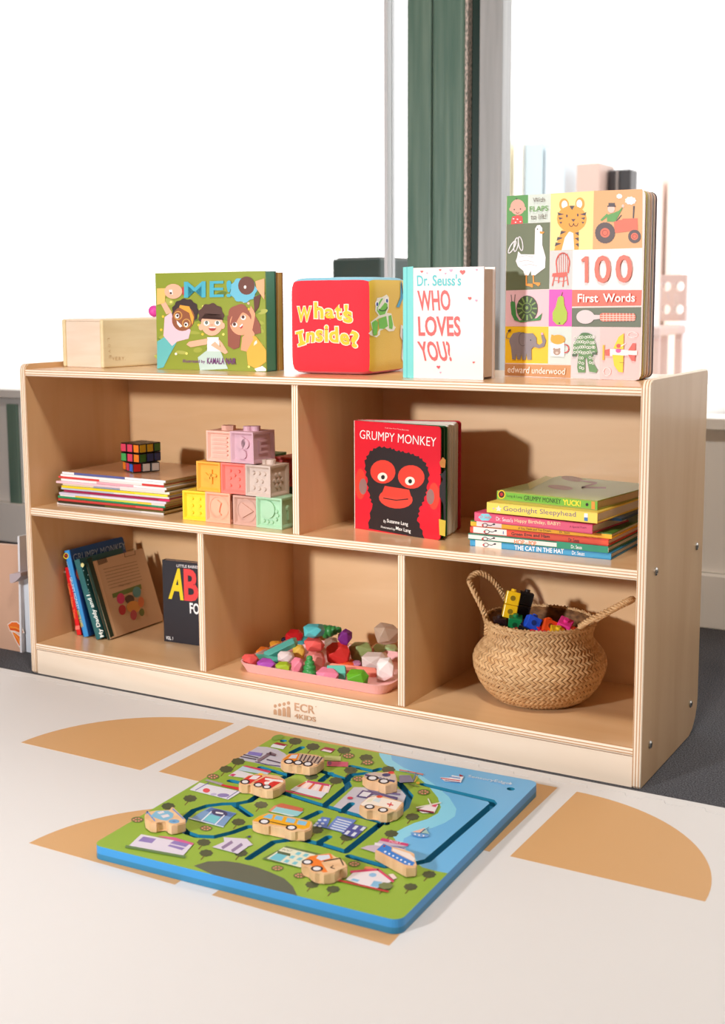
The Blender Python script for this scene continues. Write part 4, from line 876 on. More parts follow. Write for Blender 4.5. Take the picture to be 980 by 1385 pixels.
A = art(b, 'spine_print', 'spine', ZL, lift=.0001); A.text('Good Night', (226, 372), (252, 486), (236, 370), (240, 220, 240)); A.done()
b = leaning('board_book', 'teal dotted board book with white spine lettering in the leaning row', .1000, .080, 18.4, .13, .163, .0145, (40, 96, 98), (44, 106, 108), ct=.0018, r=.005)
A = art(b, 'spine_print', 'spine', ZL, lift=.0001, eps=.00003)
rn = random.Random(8)
for i in range(16): A.ell(206+i*7.4+rn.uniform(-12, 12), 176+i*29+rn.uniform(-10, 10), 3, 3, (150, 190, 186), n=6)
A.ell(204, 192, 11, 14, (230, 220, 150)); A.text('My Daddy and I', (354, 664), (262, 384), (322, 672), (240, 246, 240), .02); A.done()
b = leaning('board_book', 'kraft brown back cover book in front of the leaning row', .1195, .090, 18.6, .168, .157, .0095, (212, 176, 140), (30, 52, 40), ct=.0018, r=.007, back=(90, 80, 60))
A = art(b, 'cover_print', 'front', ZL, lift=.0001, eps=.00003)
A.poly([(232, 150), (262, 140), (412, 660), (388, 676)], (26, 50, 36)).poly([(284, 170), (292, 168), (430, 660), (420, 664)], (226, 190, 150))
for i in range(8): A.poly([(300+i*7.5, 160-i*2.8), (304+i*7.5, 158.5-i*2.8), (316+i*7.5, 192-i*2.8), (312+i*7.5, 194-i*2.8)], (50, 36, 30))
A.line([(478, 104), (546, 86), (552, 122), (484, 140), (478, 104)], 3, (110, 84, 66))
for i in range(7): A.line([(340+i*7, 222+i*21), (560+i*6, 168+i*20)], 3.2, (150, 116, 92))
A.text('What is this?', (442, 338), (522, 318), (438, 326), (120, 90, 70))
A.poly([(398, 384), (588, 318), (594, 350), (404, 412)], (96, 120, 44)).ell(455, 415, 26, 36, (206, 40, 110)).ell(562, 372, 28, 36, (80, 146, 150)).ell(515, 420, 30, 30, (70, 44, 24)).ell(540, 470, 46, 40, (222, 150, 60)).ell(590, 438, 20, 34, (214, 110, 50)).ell(465, 490, 24, 34, (186, 30, 40)).ell(540, 524, 22, 34, (190, 70, 80)).ell(595, 506, 16, 26, (110, 120, 50)); A.done()
# black alphabet book half hidden by the divider
M, w = facing((222, 867), (266, 873), ZBOT)
b = book('alphabet_book', 'black alphabet book standing behind the lower left divider', M, .150, .163, .014, (40, 38, 46), pages=(214, 190, 170), ct=.0012, oh=.001)
A = art(b, 'lettering', 'front', (140, 720, 7.0), lift=.0001)
A.text('A', (614, 628), (758, 645), (640, 334), (240, 214, 24), .03).text('B', (764, 645), (900, 660), (756, 343), (234, 66, 66), .03).text('FOR', (818, 768), (960, 786), (814, 664), (250, 250, 250), .03).text('VOL. 1', (592, 1012), (658, 1020), (592, 980), (250, 250, 250), .02).text('LITTLE BABIES', (692, 328), (900, 344), (692, 302), (226, 222, 224), .02); A.done()
A = art(b, 'hidden_letter', 'front', (140, 720, 7.0), lift=.0001); A.text('C', (912, 660), (1050, 676), (906, 350), (60, 170, 210), .03); A.done()

# ------------------------------------------------------------------ bottom middle compartment: tray of faceted stones
TX0, TX1, TY0, TY1, TH = .466, .772, .034, .236, .0185
tray = empty('serving_tray', T(.62, .15, ZBOT)); tag(tray, 'shallow pink tray holding the coloured stones', 'tray')
def ring_(ins, z, r): return [(x, y, z) for x, y in rrect(TX0+ins, TX1-ins, TY0+ins, TY1-ins, r, 7)]
bm = new(); rings = [ring_(.010, .0, .018), ring_(.0, TH, .026), ring_(.0024, TH+.0004, .024), ring_(.0125, .0035, .016)]
R_ = [[bm.verts.new(p) for p in q] for q in rings]
for a, c_ in zip(R_, R_[1:]):
    for i in range(len(a)): bm.faces.new((a[i], a[(i+1) % len(a)], c_[(i+1) % len(a)], c_[i]))
bm.faces.new(R_[0][::-1]); bm.faces.new(R_[-1]); bm.transform(T(-.62, -.15, 0)); mk('tray_body', bm, P(244, 186, 184, rough=.45), tray)
FL = ZBOT+.0037
def stone(label, cx, cy, wpx, hpx, col, rest=0.0, seed=0, rot=0, npt=16, dpt=1.0, Y=None, shape=None, dy_=0.0):
    # rest = height of its underside above the tray floor
    sc = 1/850.0; rx, rz = wpx/2*sc*1.27, hpx/2*sc*1.2; ry = min(rx, .022)*dpt
    lo, hi = .05, .27
    if Y is None:
        for _ in range(40):
            mid = (lo+hi)/2; p = at_y(cx, cy, mid)
            if p.z-rz < FL+rest: hi = mid
            else: lo = mid
        Y = (lo+hi)/2
    Y += dy_; p = at_y(cx, cy, Y)
    rn = random.Random(seed*7+1); bm = new()
    if shape == 'prism':
        for sx in (-1, 1):
            for k in range(5): q = 2*math.pi*k/5+.4; bm.verts.new((sx*rx*(.9 if k % 2 else 1), ry*.8*math.cos(q), rz*math.sin(q)))
    else:
        ga = math.pi*(3-math.sqrt(5))
        for k in range(npt):
            zz = 1-2*(k+.5)/npt; rr = math.sqrt(1-zz*zz); th = ga*k+rn.uniform(-.35, .35); v = Vector((rr*math.cos(th), rr*math.sin(th), zz))
            v = Vector((math.copysign(abs(v.x)**.75, v.x), math.copysign(abs(v.y)**.8, v.y), math.copysign(abs(v.z)**.8, v.z)))*rn.uniform(.9, 1.05); bm.verts.new((v.x*rx, v.y*ry, v.z*rz))
    r = bmesh.ops.convex_hull(bm, input=bm.verts[:]); bmesh.ops.delete(bm, geom=[g for g in r['geom_interior'] if isinstance(g, bmesh.types.BMVert)], context='VERTS')
    bmesh.ops.dissolve_limit(bm, angle_limit=math.radians(14), verts=bm.verts[:], edges=bm.edges[:])
    bmesh.ops.bevel(bm, geom=bm.edges[:], offset=.0007, segments=1, affect='EDGES')
    o = mk('faceted_stone', bm, P(*col, rough=.5)); o.matrix_world = T(*p) @ RZ(YAW*-.9) @ RY(math.radians(rot))
    tag(o, label, 'stone', 'faceted wooden stones on the pink tray'); return o
TEAL, CORAL = (84, 184, 184), (232, 92, 88)
L_st = [
 ('coral stone at the front left corner of the tray', 337.5, 892.4, 23, 16, CORAL, 0), ('magenta stone beside the front left coral stone', 360.2, 898, 26, 14, (176, 76, 182), 0), ('lime stone at the front of the tray', 383.2, 902, 21, 14.5, (164, 190, 40), 0),
 ('orange stone lying behind the long teal ones at left', 357, 881.5, 23, 12, (246, 130, 40), 0), ('amber stone behind the orange one', 373, 871.5, 19, 10, (240, 166, 50), .004),
 ('white stone near the left front', 386.5, 889, 22, 16.5, (230, 214, 212), .002), ('yellow stone left of the coral tower', 404, 882, 18, 22, (240, 192, 76), .0), ('navy stone at the back left', 384.5, 866, 10, 10, (24, 40, 90), .0),
 ('dark red stone at the back left', 398, 859.5, 27, 17, (206, 24, 34), .008), ('teal stone behind the coral tower', 408.5, 865, 17, 17, (66, 168, 172), .0),
 ('pink stone left of the front green tree', 402, 900.5, 18, 22, (232, 130, 150), 0), ('big salmon stone at the base of the coral tower', 427, 893.5, 29, 32, (238, 148, 138), 0),
 ('rose pink stone right of the green tree', 443, 912.5, 30, 17, (236, 134, 164), 0), ('bright green stone at the front right', 483, 916.4, 28, 21, (98, 172, 36), 0), ('orange red stone behind the salmon rod', 468.5, 897, 27, 11, (242, 98, 44), .003),
 ('mauve stone beside the orange red one', 483, 898, 13, 9, (196, 130, 164), .0), ('large red stone in the middle of the tray', 458.3, 883.6, 34, 33, (222, 52, 46), .0), ('grey brown stone behind the large red one', 447.5, 870, 19, 18, (160, 130, 112), .010),
 ('large olive green stone right of the red one', 488.2, 881, 33, 28, (154, 174, 108), .0), ('pale green stone under the taupe one', 520.5, 879, 34, 16, (170, 202, 144), .0), ('large white stone at the right', 508, 893.8, 37, 26, (232, 216, 208), .0),
 ('tall white stone at the right edge by the divider', 521, 904.6, 24, 32, (240, 230, 228), .0), ('pink stone peeking by the divider', 534, 885.5, 12, 8, (240, 150, 150), .0)]
for i, (lb, cx, cy, wp, hp, cc, rest) in enumerate(L_st): stone(lb, cx, cy, wp*(.86 if 'salmon' in lb else 1), hp*(.9 if 'salmon' in lb else 1), cc, rest, i, dy_=.012 if 'salmon' in lb else 0)
stone('coral stone stacked under the topmost teal stone', 424.5, 871.5, 26, 19.5, (230, 90, 84), 0, 41, Y=.098); stone('topmost teal stone on the coral tower', 424.6, 852.8, 27, 18.5, (86, 190, 196), 0, 42, Y=.100)
stone('purple stone leaning behind the large red one', 466.6, 861.5, 18, 22, (124, 34, 130), 0, 43, rot=32, Y=.150); stone('taupe stone on top at the right edge', 523, 857.4, 33, 29.5, (190, 164, 142), 0, 44, Y=.165)
stone('long teal stone slanting up in the left half', 379, 877.5, 44, 13, (90, 182, 168), 0, 45, rot=-27, shape='prism', Y=.135); stone('flat teal stone under the slanting one', 361.5, 890.3, 32, 8, (90, 186, 170), 0, 46, rot=8, shape='prism')
stone('small teal prism beside the rose pink stone', 454.5, 909.5, 23, 19, (94, 190, 172), 0, 47, shape='prism'); stone('long salmon rod lying at the front right', 477, 907, 58, 14, (240, 138, 118), 0, 48, rot=6, shape='prism', dpt=.5)
def tree(label, px, pytop, pybot, Y, lie=0):
    pr = [(.0001, 0), (.0118, .0), (.0135, .004), (.0118, .009), (.0098, .0095), (.0115, .0135), (.0098, .018), (.0075, .0185), (.0090, .022), (.0075, .026), (.0048, .0265), (.0062, .030), (.0048, .0345), (.0015, .036), (.0001, .0362)]
    bm = new(); lathe(bm, pr, 28, cap=False); o = mk('stacking_tree', bm, P(56, 146, 74, rough=.4), None, True)
    if not lie:
        p = at_z(px, pybot-1, FL); o.matrix_world = T(p.x, p.y+.004, FL)
    else:
        p = at_y(px, (pytop+pybot)/2, Y); o.matrix_world = T(p.x-.014, p.y, p.z) @ RZ(.2) @ RY(math.radians(78))
    tag(o, label, 'toy tree', 'small green stacking trees')
tree('green ringed toy tree standing at the front of the tray', 417, 886, 915, 0); tree('green ringed toy tree lying at the back behind the teal stone', 446, 848, 864, .175, 1)

# ------------------------------------------------------------------ bottom right compartment: basket of linking cubes
bc = Vector((at_y(729, 893, .166).x, .166, ZBOT))
bas = empty('woven_basket', T(*bc)); tag(bas, 'round seagrass belly basket with two rope handles', 'basket')
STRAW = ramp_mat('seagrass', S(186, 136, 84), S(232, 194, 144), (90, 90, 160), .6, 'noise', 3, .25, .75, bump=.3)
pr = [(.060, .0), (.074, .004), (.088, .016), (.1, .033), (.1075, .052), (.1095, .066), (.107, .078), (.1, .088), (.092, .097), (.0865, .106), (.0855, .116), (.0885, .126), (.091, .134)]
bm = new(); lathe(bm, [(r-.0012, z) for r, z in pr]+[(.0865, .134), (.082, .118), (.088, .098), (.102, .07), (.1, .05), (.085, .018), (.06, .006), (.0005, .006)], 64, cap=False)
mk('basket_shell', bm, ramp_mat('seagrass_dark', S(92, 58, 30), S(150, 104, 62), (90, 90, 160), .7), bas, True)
# woven chips in herringbone rows
cum = [0]
for (r0, z0), (r1, z1) in zip(pr, pr[1:]): cum.append(cum[-1]+math.hypot(r1-r0, z1-z0))
def along(sv):
    sv = max(0, min(cum[-1], sv))
    for k in range(len(pr)-1):
        if sv <= cum[k+1] or k == len(pr)-2:
            f = (sv-cum[k])/(cum[k+1]-cum[k]); return pr[k][0]+(pr[k+1][0]-pr[k][0])*f, pr[k][1]+(pr[k+1][1]-pr[k][1])*f
def surf(th, sv, o=0):
    r, z = along(sv); r0, z0 = along(sv-.002); r1, z1 = along(sv+.002); tx, tz = r1-r0, z1-z0; l = math.hypot(tx, tz) or 1; nr, nz = tz/l, -tx/l
    return ((r+nr*o)*math.cos(th), (r+nr*o)*math.sin(th), z+nz*o)
bm = new(); ROWS = 26; ds = cum[-1]/ROWS; N = 72; rn = random.Random(2)
for i in range(ROWS):
    sg = 1 if i % 2 else -1
    for k in range(N):
        dt = 2*math.pi/N; t0 = k*dt+rn.uniform(-.004, .004); sh = sg*dt*.95
        hgt = .0017+rn.uniform(0, .0007); s0, s1 = i*ds-.0004, (i+1)*ds+.0006
        g = []
        for f in (0, .5, 1):
            sv = s0+(s1-s0)*f; b0 = t0+sh*f; hh = hgt*(1 if f == .5 else .55)
            g.append([bm.verts.new(surf(b0+dt*.07, sv, -.0006)), bm.verts.new(surf(b0+dt*.5, sv, hh)), bm.verts.new(surf(b0+dt*.93, sv, -.0006))])
        for a, c_ in zip(g, g[1:]):
            for q in (0, 1): bm.faces.new((a[q], a[q+1], c_[q+1], c_[q]))
o = mk('seagrass_weave', bm, STRAW, bas, True); o['kind'] = 'stuff'
def rope(name, path, r, turns, strands=3, closed=False, m=STRAW):
    path = [Vector(p) for p in path]; n = 90
    def P_(f):
        x = f*(len(path)-1); i = min(int(x), len(path)-2); f = x-i
        a, b, c_, d = path[max(i-1, 0)], path[i], path[i+1], path[min(i+2, len(path)-1)]
        return .5*((2*b)+(c_-a)*f+(2*a-5*b+4*c_-d)*f*f+(3*b-a-3*c_+d)*f**3)
    bm = new()
    for sidx in range(strands):
        pts = []
        for k in range(n+1):
            f = k/n; p = P_(f); dd = (P_(min(1, f+.01))-P_(max(0, f-.01))).normalized(); u = dd.orthogonal(); u = (Vector((.3, .5, .8))-dd*dd.dot(Vector((.3, .5, .8)))).normalized(); v = dd.cross(u); q = 2*math.pi*(turns*f+sidx/strands)
            pts.append(p+(u*math.cos(q)+v*math.sin(q))*r*.85)
        tube(bm, pts, r*.58, 6)
    return mk(name, bm, m, bas, True)
rope('rim_braid', [(.0905*math.cos(2*math.pi*k/32), .0905*math.sin(2*math.pi*k/32), .1345) for k in range(33)], .0034, 40)
def hpt(x, y, Y): return at_y(620+x/3.92, 760+y/3.92, Y)-bc
rope('handle', [hpt(148, 385, .130), hpt(150, 320, .130), hpt(125, 245, .135), hpt(78, 150, .145), hpt(58, 90, .16), hpt(110, 58, .175), hpt(175, 92, .19), hpt(222, 150, .2), hpt(248, 205, .205), hpt(258, 250, .205)], .0040, 13)
rope('handle', [hpt(640, 345, .125), hpt(700, 305, .118), hpt(800, 258, .11), hpt(880, 215, .112), hpt(918, 198, .120), hpt(906, 208, .135), hpt(830, 245, .155), hpt(760, 285, .175), hpt(720, 310, .185)], .0040, 14)
def lcube(label, x, y, Y, col, rx=0, ry=0, rz=0, n=1, s=.0225):
    p = hpt(x, y, Y)+bc; M = T(*p) @ RZ(math.radians(rz)) @ RY(math.radians(ry)) @ RX(math.radians(rx))
    root = empty('linking_cube', M); tag(root, label, 'linking cube', 'linking cubes in the basket'); m = P(*col, rough=.3)
    for k in range(n):
        bm = new(); h = s/2; z0 = -h+k*s; box(bm, -h, h, -h, h, z0, z0+s-.0004, 0, .0014, 2); mk('cube_body', bm, m, root)
        for ax in ((0, -1, 0), (1, 0, 0)):
            bm = new(); c0 = Vector(ax)*(h-.0002)+Vector((0, 0, z0+h)); cyl(bm, c0, ax, .0062, .0008, 16); cyl(bm, c0+Vector(ax)*.0008, ax, .0044, .0002, 16, mi=1); mk('socket', bm, [m, P(*[int(v*.55) for v in col], rough=.4)], root)
    bm = new(); cyl(bm, (0, 0, -s/2+n*s-.0005), (0, 0, 1), .0048, .0045, 16, r2=.0042); mk('peg', bm, m, root)
lcube('two joined yellow linking cubes standing up in the basket', 270, 262, .135, (244, 196, 24), -12, 12, 25, 2); lcube('tall black stick of linking cubes behind the yellow pair', 338, 262, .165, (22, 20, 22), -8, 14, 25, 2)
lcube('dark brown linking cube at the left inside the basket', 218, 325, .120, (48, 28, 30), 4, -4, 30, s=.021); lcube('green linking cube in the basket', 300, 322, .122, (22, 130, 72), 6, 4, 20); lcube('black linking cube below the green one', 350, 362, .118, (24, 22, 24), 10, 30, 10)
lcube('blue linking cube tipped on its corner in the basket', 388, 325, .118, (30, 84, 216), -20, 28, 30); lcube('orange linking cube in the middle of the basket', 470, 345, .130, (240, 84, 32), -25, 25, 40); lcube('bright pink linking cube at the right in the basket', 560, 342, .140, (240, 60, 150), 20, 20, 10)
lcube('red linking cube at the front left of the basket', 318, 388, .116, (226, 30, 44), 25, 30, 20); lcube('red linking cube in the front middle of the basket', 405, 376, .118, (226, 34, 50), 30, 15, 40); lcube('magenta linking cube at the front of the basket', 440, 400, .118, (232, 40, 130), 10, 35, 15)
lcube('yellow linking cube deep in the basket at right', 520, 385, .12, (240, 200, 40), 15, 10, 30); lcube('red orange linking cube under the pink one', 590, 385, .14, (234, 80, 50), 30, 20, 10)
for i, (x, y, Y, cc, nm) in enumerate(((250, 390, .14, (30, 90, 200), 'blue'), (330, 395, .15, (240, 190, 30), 'yellow'), (420, 400, .16, (30, 130, 70), 'green'), (500, 390, .165, (40, 36, 40), 'black'), (400, 380, .2, (90, 50, 40), 'brown'), (480, 380, .21, (230, 60, 60), 'red'), (300, 390, .2, (120, 50, 140), 'purple'))):
    lcube('%s linking cube half buried deep inside the basket' % nm, x, y+10, Y, cc, i*20, i*31, i*17)
# ------------------------------------------------------------------ puzzle board on the mat
BW, BH, BT, BTH = .4406, .4722, .018, .0389
MB = T(.6639, -.129, ZM+.0006) @ RZ(BTH)
bd = empty('slider_puzzle_board', MB); tag(bd, 'wooden town slider puzzle board with blue lake lying on the mat', 'puzzle board')
_b = Art('x', MB, (0, 0, BT), (0, 0, 1), bd)
def bp2(x, y): p = _b.pt(x, y); return (p.x, p.y)
outline = rrect(0, BW, -BH, 0, .014, 6)
LAND, WATER, SHORE, GREYP, HILL = (146, 182, 66), (112, 188, 238), (140, 218, 246), (200, 200, 214), (92, 100, 84)
land = [(330, 950), (511, 1012), (513, 1022), (520, 1033), (535, 1042), (560, 1047), (579, 1063), (592, 1079), (596, 1092), (592, 1100), (577, 1108), (560, 1113), (547, 1119), (536, 1125), (531, 1131), (537, 1140), (547, 1150), (563, 1167), (571, 1173), (589, 1178), (605, 1181), (640, 1188), (560, 1320), (60, 1320), (40, 1080)]
shore = [(330, 945), (526, 1008), (530, 1028), (545, 1038), (567, 1047), (587, 1061), (607, 1078), (617, 1094), (615, 1104), (601, 1113), (581, 1121), (560, 1127), (546, 1134), (544, 1143), (552, 1152), (563, 1163), (571, 1173), (640, 1192), (560, 1320), (60, 1320), (40, 1080)]
grey1 = [(316, 1026), (345, 1009.5), (361, 1010.3), (375, 1013.6), (385, 1019), (392, 1026), (398, 1036), (392, 1043), (377, 1038), (344, 1031.5)]
grey2 = [(446.6, 1094.7), (478.6, 1064.6), (535, 1065.6), (548, 1071), (551, 1079), (545, 1091), (530, 1106), (500, 1104)]
hill = [(262, 1171), (280.6, 1165), (305, 1164.5), (323.5, 1167), (347.5, 1173), (366, 1180), (384, 1188), (396, 1199), (404, 1216), (340, 1200), (300, 1189)]
tracks = [
 [(243, 1120), (250, 1106), (262, 1096), (280, 1090), (300, 1087.5), (320, 1087), (338, 1083.5), (350, 1075), (362, 1060), (378, 1054), (394, 1047)], [(318, 1089), (338, 1103)], [(243, 1118), (252, 1126), (266, 1131), (290, 1132), (314, 1126), (336, 1118), (350, 1119), (402, 1134)],
 [(336, 1161), (370, 1139), (402, 1134.5), (434, 1142), (467, 1152), (520, 1110)], [(429, 1141), (444, 1132)], [(402, 1112), (432, 1098)],
 [(350, 1066), (384, 1073), (438, 1090), (522, 1114)], [(438, 1090), (471, 1063), (467, 1055), (476, 1048), (494, 1046), (516, 1052), (540, 1060), (554, 1076), (548, 1092), (522, 1112)],
 [(434, 1056), (447, 1046)], [(400, 1036), (437, 1044), (470, 1055)], [(475, 1036.5), (504, 1043), (514, 1040)], [(352, 1038), (390, 1049)], [(311, 1056), (340, 1062)], [(394, 1018), (408, 1011)], [(390, 1049), (398, 1040)],
 [(572, 1061), (664, 1083), (667, 1087), (578, 1164), (561, 1168), (520, 1172), (472, 1158)], [(462, 1098), (475, 1087)]]
GW = .0105
polys = [(outline, 0)]
col_order = [None]
layers_ = [(shore, 1), (land, 2), (grey1, 3), (grey2, 3), (hill, 4)]
for pts, ci in layers_: polys.append(([bp2(*p) for p in pts], ci))
for tr in tracks:
    q = [Vector(bp2(*p)) for p in tr]
    for a, b_ in zip(q, q[1:]):
        d = b_-a; ang = math.atan2(d.y, d.x); pts = []
        for k in range(7): t_ = ang-math.pi/2+math.pi*k/6; pts.append((b_.x+GW/2*math.cos(t_), b_.y+GW/2*math.sin(t_)))
        for k in range(7): t_ = ang+math.pi/2+math.pi*k/6; pts.append((a.x+GW/2*math.cos(t_), a.y+GW/2*math.sin(t_)))
        polys.append((pts, 9))
hole = []
for hx, hy in ((690.5, 1067), (383, 1002)):
    c_ = bp2(hx, hy); polys.append(([(c_[0]+.0058*math.cos(2*math.pi*k/16), c_[1]+.0058*math.sin(2*math.pi*k/16)) for k in range(16)], 9))
V_, F_ = [], []
for pts, ci in polys:
    i0 = len(V_); V_ += [Vector(p) for p in pts]; F_.append(list(range(i0, i0+len(pts))))
    ar = sum(pts[i][0]*pts[(i+1) % len(pts)][1]-pts[(i+1) % len(pts)][0]*pts[i][1] for i in range(len(pts)))
    if ar < 0: F_[-1].reverse()
cv, ce, cf, ov, oe, of = geometry.delaunay_2d_cdt(V_, [], F_, 0, 1e-6)
bm = new(); top = [bm.verts.new((v.x, v.y, BT)) for v in cv]; low = {}
mats_b = [P(*WATER, rough=.3), P(*SHORE, rough=.3), P(*LAND, rough=.3), P(*GREYP, rough=.3), P(*HILL, rough=.35), P(36, 130, 160, rough=.4)]
edges_g = {}; GD = BT-.0105
for fi, f in enumerate(cf):
    ids = of[fi]
    if 0 not in ids: continue
    groove = any(polys[i][1] == 9 for i in ids)
    for a, b_ in zip(f, f[1:]+f[:1]): edges_g.setdefault(tuple(sorted((a, b_))), []).append(groove)
    if groove: continue
    g = bm.faces.new([top[i] for i in f]); g.material_index = polys[max(ids)][1]
def lo(i):
    if i not in low: low[i] = bm.verts.new((cv[i].x, cv[i].y, GD))
    return low[i]
bm.faces.ensure_lookup_table()
for (a, b_), gl in edges_g.items():
    if len(gl) == 2 and gl[0] != gl[1]:
        g = bm.faces.new((top[a], top[b_], lo(b_), lo(a))); g.material_index = 5
for v in [v for v in bm.verts if not v.link_faces]: bm.verts.remove(v)
bm.normal_update()
for f in bm.faces:
    if f.material_index != 5 and f.normal.z < 0: f.normal_flip()
mk('printed_top', bm, mats_b, bd, False, True)
bm = new(); prism(bm, outline, lambda u, v, w: (u, v, w), 0, GD); mk('base_layer', bm, P(44, 128, 170, rough=.4), bd)
bm = new(); n = len(outline); a = [bm.verts.new((x, y, GD)) for x, y in outline]; b_ = [bm.verts.new((x, y, BT)) for x, y in outline]
for i in range(n): bm.faces.new((a[i], a[(i+1) % n], b_[(i+1) % n], b_[i]))
mk('edge_band', bm, P(56, 150, 214, rough=.35), bd)
# printed town
A = Art('town_print', MB, (0, 0, BT), (0, 0, 1), bd, (0, 0, 1), lift=.00008, eps=.000006, rough=.35)
TG, TB = (72, 84, 58), (110, 84, 50)
for x, y in ((322, 1030), (306, 1040.5), (257, 1080), (353, 1088.7), (399, 1002.6), (423, 1010), (465, 1015), (495, 1025), (474, 1042), (421, 1050), (454, 1056), (525, 1041), (227.5, 1090.6), (322.5, 1112), (275.5, 1139.6), (278.6, 1154), (325.5, 1154), (468.8, 1133), (422, 1196.6), (450.4, 1203), (428, 1123), (557.5, 1105), (529, 1127.7), (580, 1183), (555, 1199.7), (520, 1200.5)):
    A.line([(x-7, y+9), (x-1, y+2)], 1.3, TB); A.blob(x, y, 9, 4.6, TG, 8, .08, 32); A.flush('printed_tree')
for x, y in ((288, 1050.6), (185.7, 1109), (278.6, 1120.6), (375, 1174.6), (405, 1184.7), (479, 1169), (471, 1022.6), (497, 1031.7), (484.4, 1054), (572.7, 1072)):
    A.ell(x, y, 8.5, 4, (108, 120, 62))
    for dx, dy_ in ((-5, 0), (-2, -1.6), (2, -1.6), (5, 0), (-2, 1.8), (2, 1.8)): A.ell(x+dx, y+dy_, 1.5, 1, (226, 140, 130), n=6)
    A.flush('printed_flowers')
def Z(x0, y0, s):
    A.flush('printed_building'); A.z = (x0, y0, s)
Z(230, 985, 6.125)
A.ell(890, 80, 52, 22, (120, 164, 64), rot=-14).poly([(845, 140), (880, 122), (970, 138), (935, 178), (830, 158)], (226, 236, 240)).poly([(850, 132), (885, 120), (975, 140), (945, 152)], (160, 40, 60)); A.flush('printed_building')
A.poly([(655, 195), (765, 210), (750, 236), (640, 218)], (130, 124, 200)); A.line([(610, 222), (730, 250)], 8, (70, 62, 84)).line([(585, 238), (710, 262)], 8, (70, 62, 84)).line([(800, 262), (910, 290)], 8, (70, 62, 84)).line([(730, 272), (830, 210), (870, 226)], 22, (128, 112, 126)).line([(800, 214), (870, 232)], 10, (90, 70, 84)).line([(705, 280), (800, 305), (910, 318)], 6, (70, 60, 120)); A.flush('printed_building')
A.poly([(555, 350), (600, 318), (830, 362), (800, 392)], (190, 216, 232)).poly([(600, 318), (625, 312), (836, 358), (825, 376)], (206, 60, 100)).poly([(480, 398), (555, 350), (690, 385), (640, 420)], (226, 226, 232)).poly([(490, 392), (520, 380), (548, 388), (520, 404)], (206, 50, 110)); A.flush('printed_building')
A.poly([(160, 515), (245, 455), (590, 530), (480, 596)], (226, 228, 240)).line([(210, 518), (320, 455)], 6, (96, 96, 170)).line([(470, 585), (560, 525)], 6, (96, 96, 170)).poly([(285, 435), (310, 428), (440, 462), (430, 480)], (170, 160, 176)).poly([(430, 468), (590, 498), (575, 520), (420, 480)], (210, 44, 60)).ell(300, 520, 30, 18, (226, 80, 90)).ell(440, 560, 50, 16, (140, 130, 190)).ell(360, 552, 26, 10, (190, 186, 220)); A.flush('printed_building')
Z(370, 990, 5.158)
A.poly([(320, 130), (360, 108), (430, 122), (400, 150)], (166, 50, 80)).poly([(330, 134), (350, 124), (410, 138), (396, 148)], (236, 220, 226)); A.line([(360, 185), (460, 190)], 32, (190, 202, 130)).line([(380, 225), (510, 230)], 34, (206, 90, 120)).ell(390, 222, 14, 14, (120, 60, 110)); A.flush('printed_building')
A.poly([(150, 385), (230, 345), (400, 375), (380, 430)], (246, 220, 226)).poly([(235, 342), (390, 370), (385, 384), (230, 356)], (206, 60, 120)); A.flush('printed_building')
for k in range(6): A.poly([(215+k*30, 352+k*5.5), (230+k*30, 355+k*5.5), (180+k*38, 388+k*8), (160+k*38, 384+k*8)], ((226, 110, 60), (250, 236, 226))[k % 2])
A.poly([(115, 410), (150, 385), (370, 428), (330, 468)], (222, 228, 240)).line([(75, 412), (330, 470)], 10, (206, 80, 110)); A.flush('printed_building')
A.poly([(575, 455), (620, 410), (700, 425), (655, 468)], (80, 66, 130)).poly([(592, 450), (626, 420), (682, 430), (648, 458)], (222, 226, 236)).line([(660, 410), (880, 440)], 12, (110, 100, 150)).line([(690, 430), (860, 468)], 16, (84, 74, 130)).ell(532, 465, 20, 9, (206, 50, 90)); A.flush('printed_building')
Z(150, 1060, 4.9)
A.poly([(530, 235), (600, 190), (660, 160), (830, 200), (790, 235), (740, 295)], (120, 160, 206)).poly([(625, 185), (665, 162), (830, 205), (790, 225)], (76, 114, 176)).poly([(605, 240), (640, 205), (725, 225), (690, 270)], (110, 200, 214)).ell(718, 198, 55, 22, (60, 66, 110), rot=10).poly([(695, 190), (745, 198), (742, 208), (692, 200)], (230, 234, 240)).line([(600, 250), (665, 190)], 8, (228, 234, 244)).line([(690, 275), (750, 215)], 8, (228, 234, 244)).line([(515, 232), (745, 292)], 7, (206, 220, 236)); A.flush('printed_building')
A.poly([(120, 415), (200, 340), (545, 405), (480, 480)], (222, 216, 232)).poly([(300, 350), (420, 360), (550, 400), (540, 412)], (214, 96, 150)).poly([(180, 385), (215, 355), (300, 370), (270, 400)], (140, 122, 190)).poly([(390, 400), (420, 382), (520, 405), (495, 425)], (140, 122, 190)).poly([(375, 418), (390, 408), (490, 432), (470, 446)], (140, 122, 190)).line([(100, 420), (490, 490)], 16, (96, 130, 80)); A.flush('printed_building')
A.poly([(670, 425), (750, 390), (745, 360), (900, 370), (940, 410), (910, 420), (840, 470)], (218, 212, 230)).line([(740, 430), (800, 392)], 20, (140, 122, 160)).line([(805, 450), (865, 408)], 20, (140, 122, 160)).poly([(905, 352), (925, 348), (925, 360), (910, 362)], (60, 60, 120)).line([(890, 362), (906, 354)], 3, (60, 60, 90)); A.flush('printed_building')
Z(320, 1080, 5.444)
A.poly([(240, 95), (290, 60), (490, 100), (450, 135), (400, 140)], (150, 214, 222)).poly([(270, 62), (330, 40), (490, 78), (480, 104)], (206, 110, 84)).line([(250, 100), (420, 135)], 5, (236, 230, 226)); A.poly([(232, 96), (280, 56), (300, 60), (250, 104)], (226, 150, 120)); A.flush('printed_building')
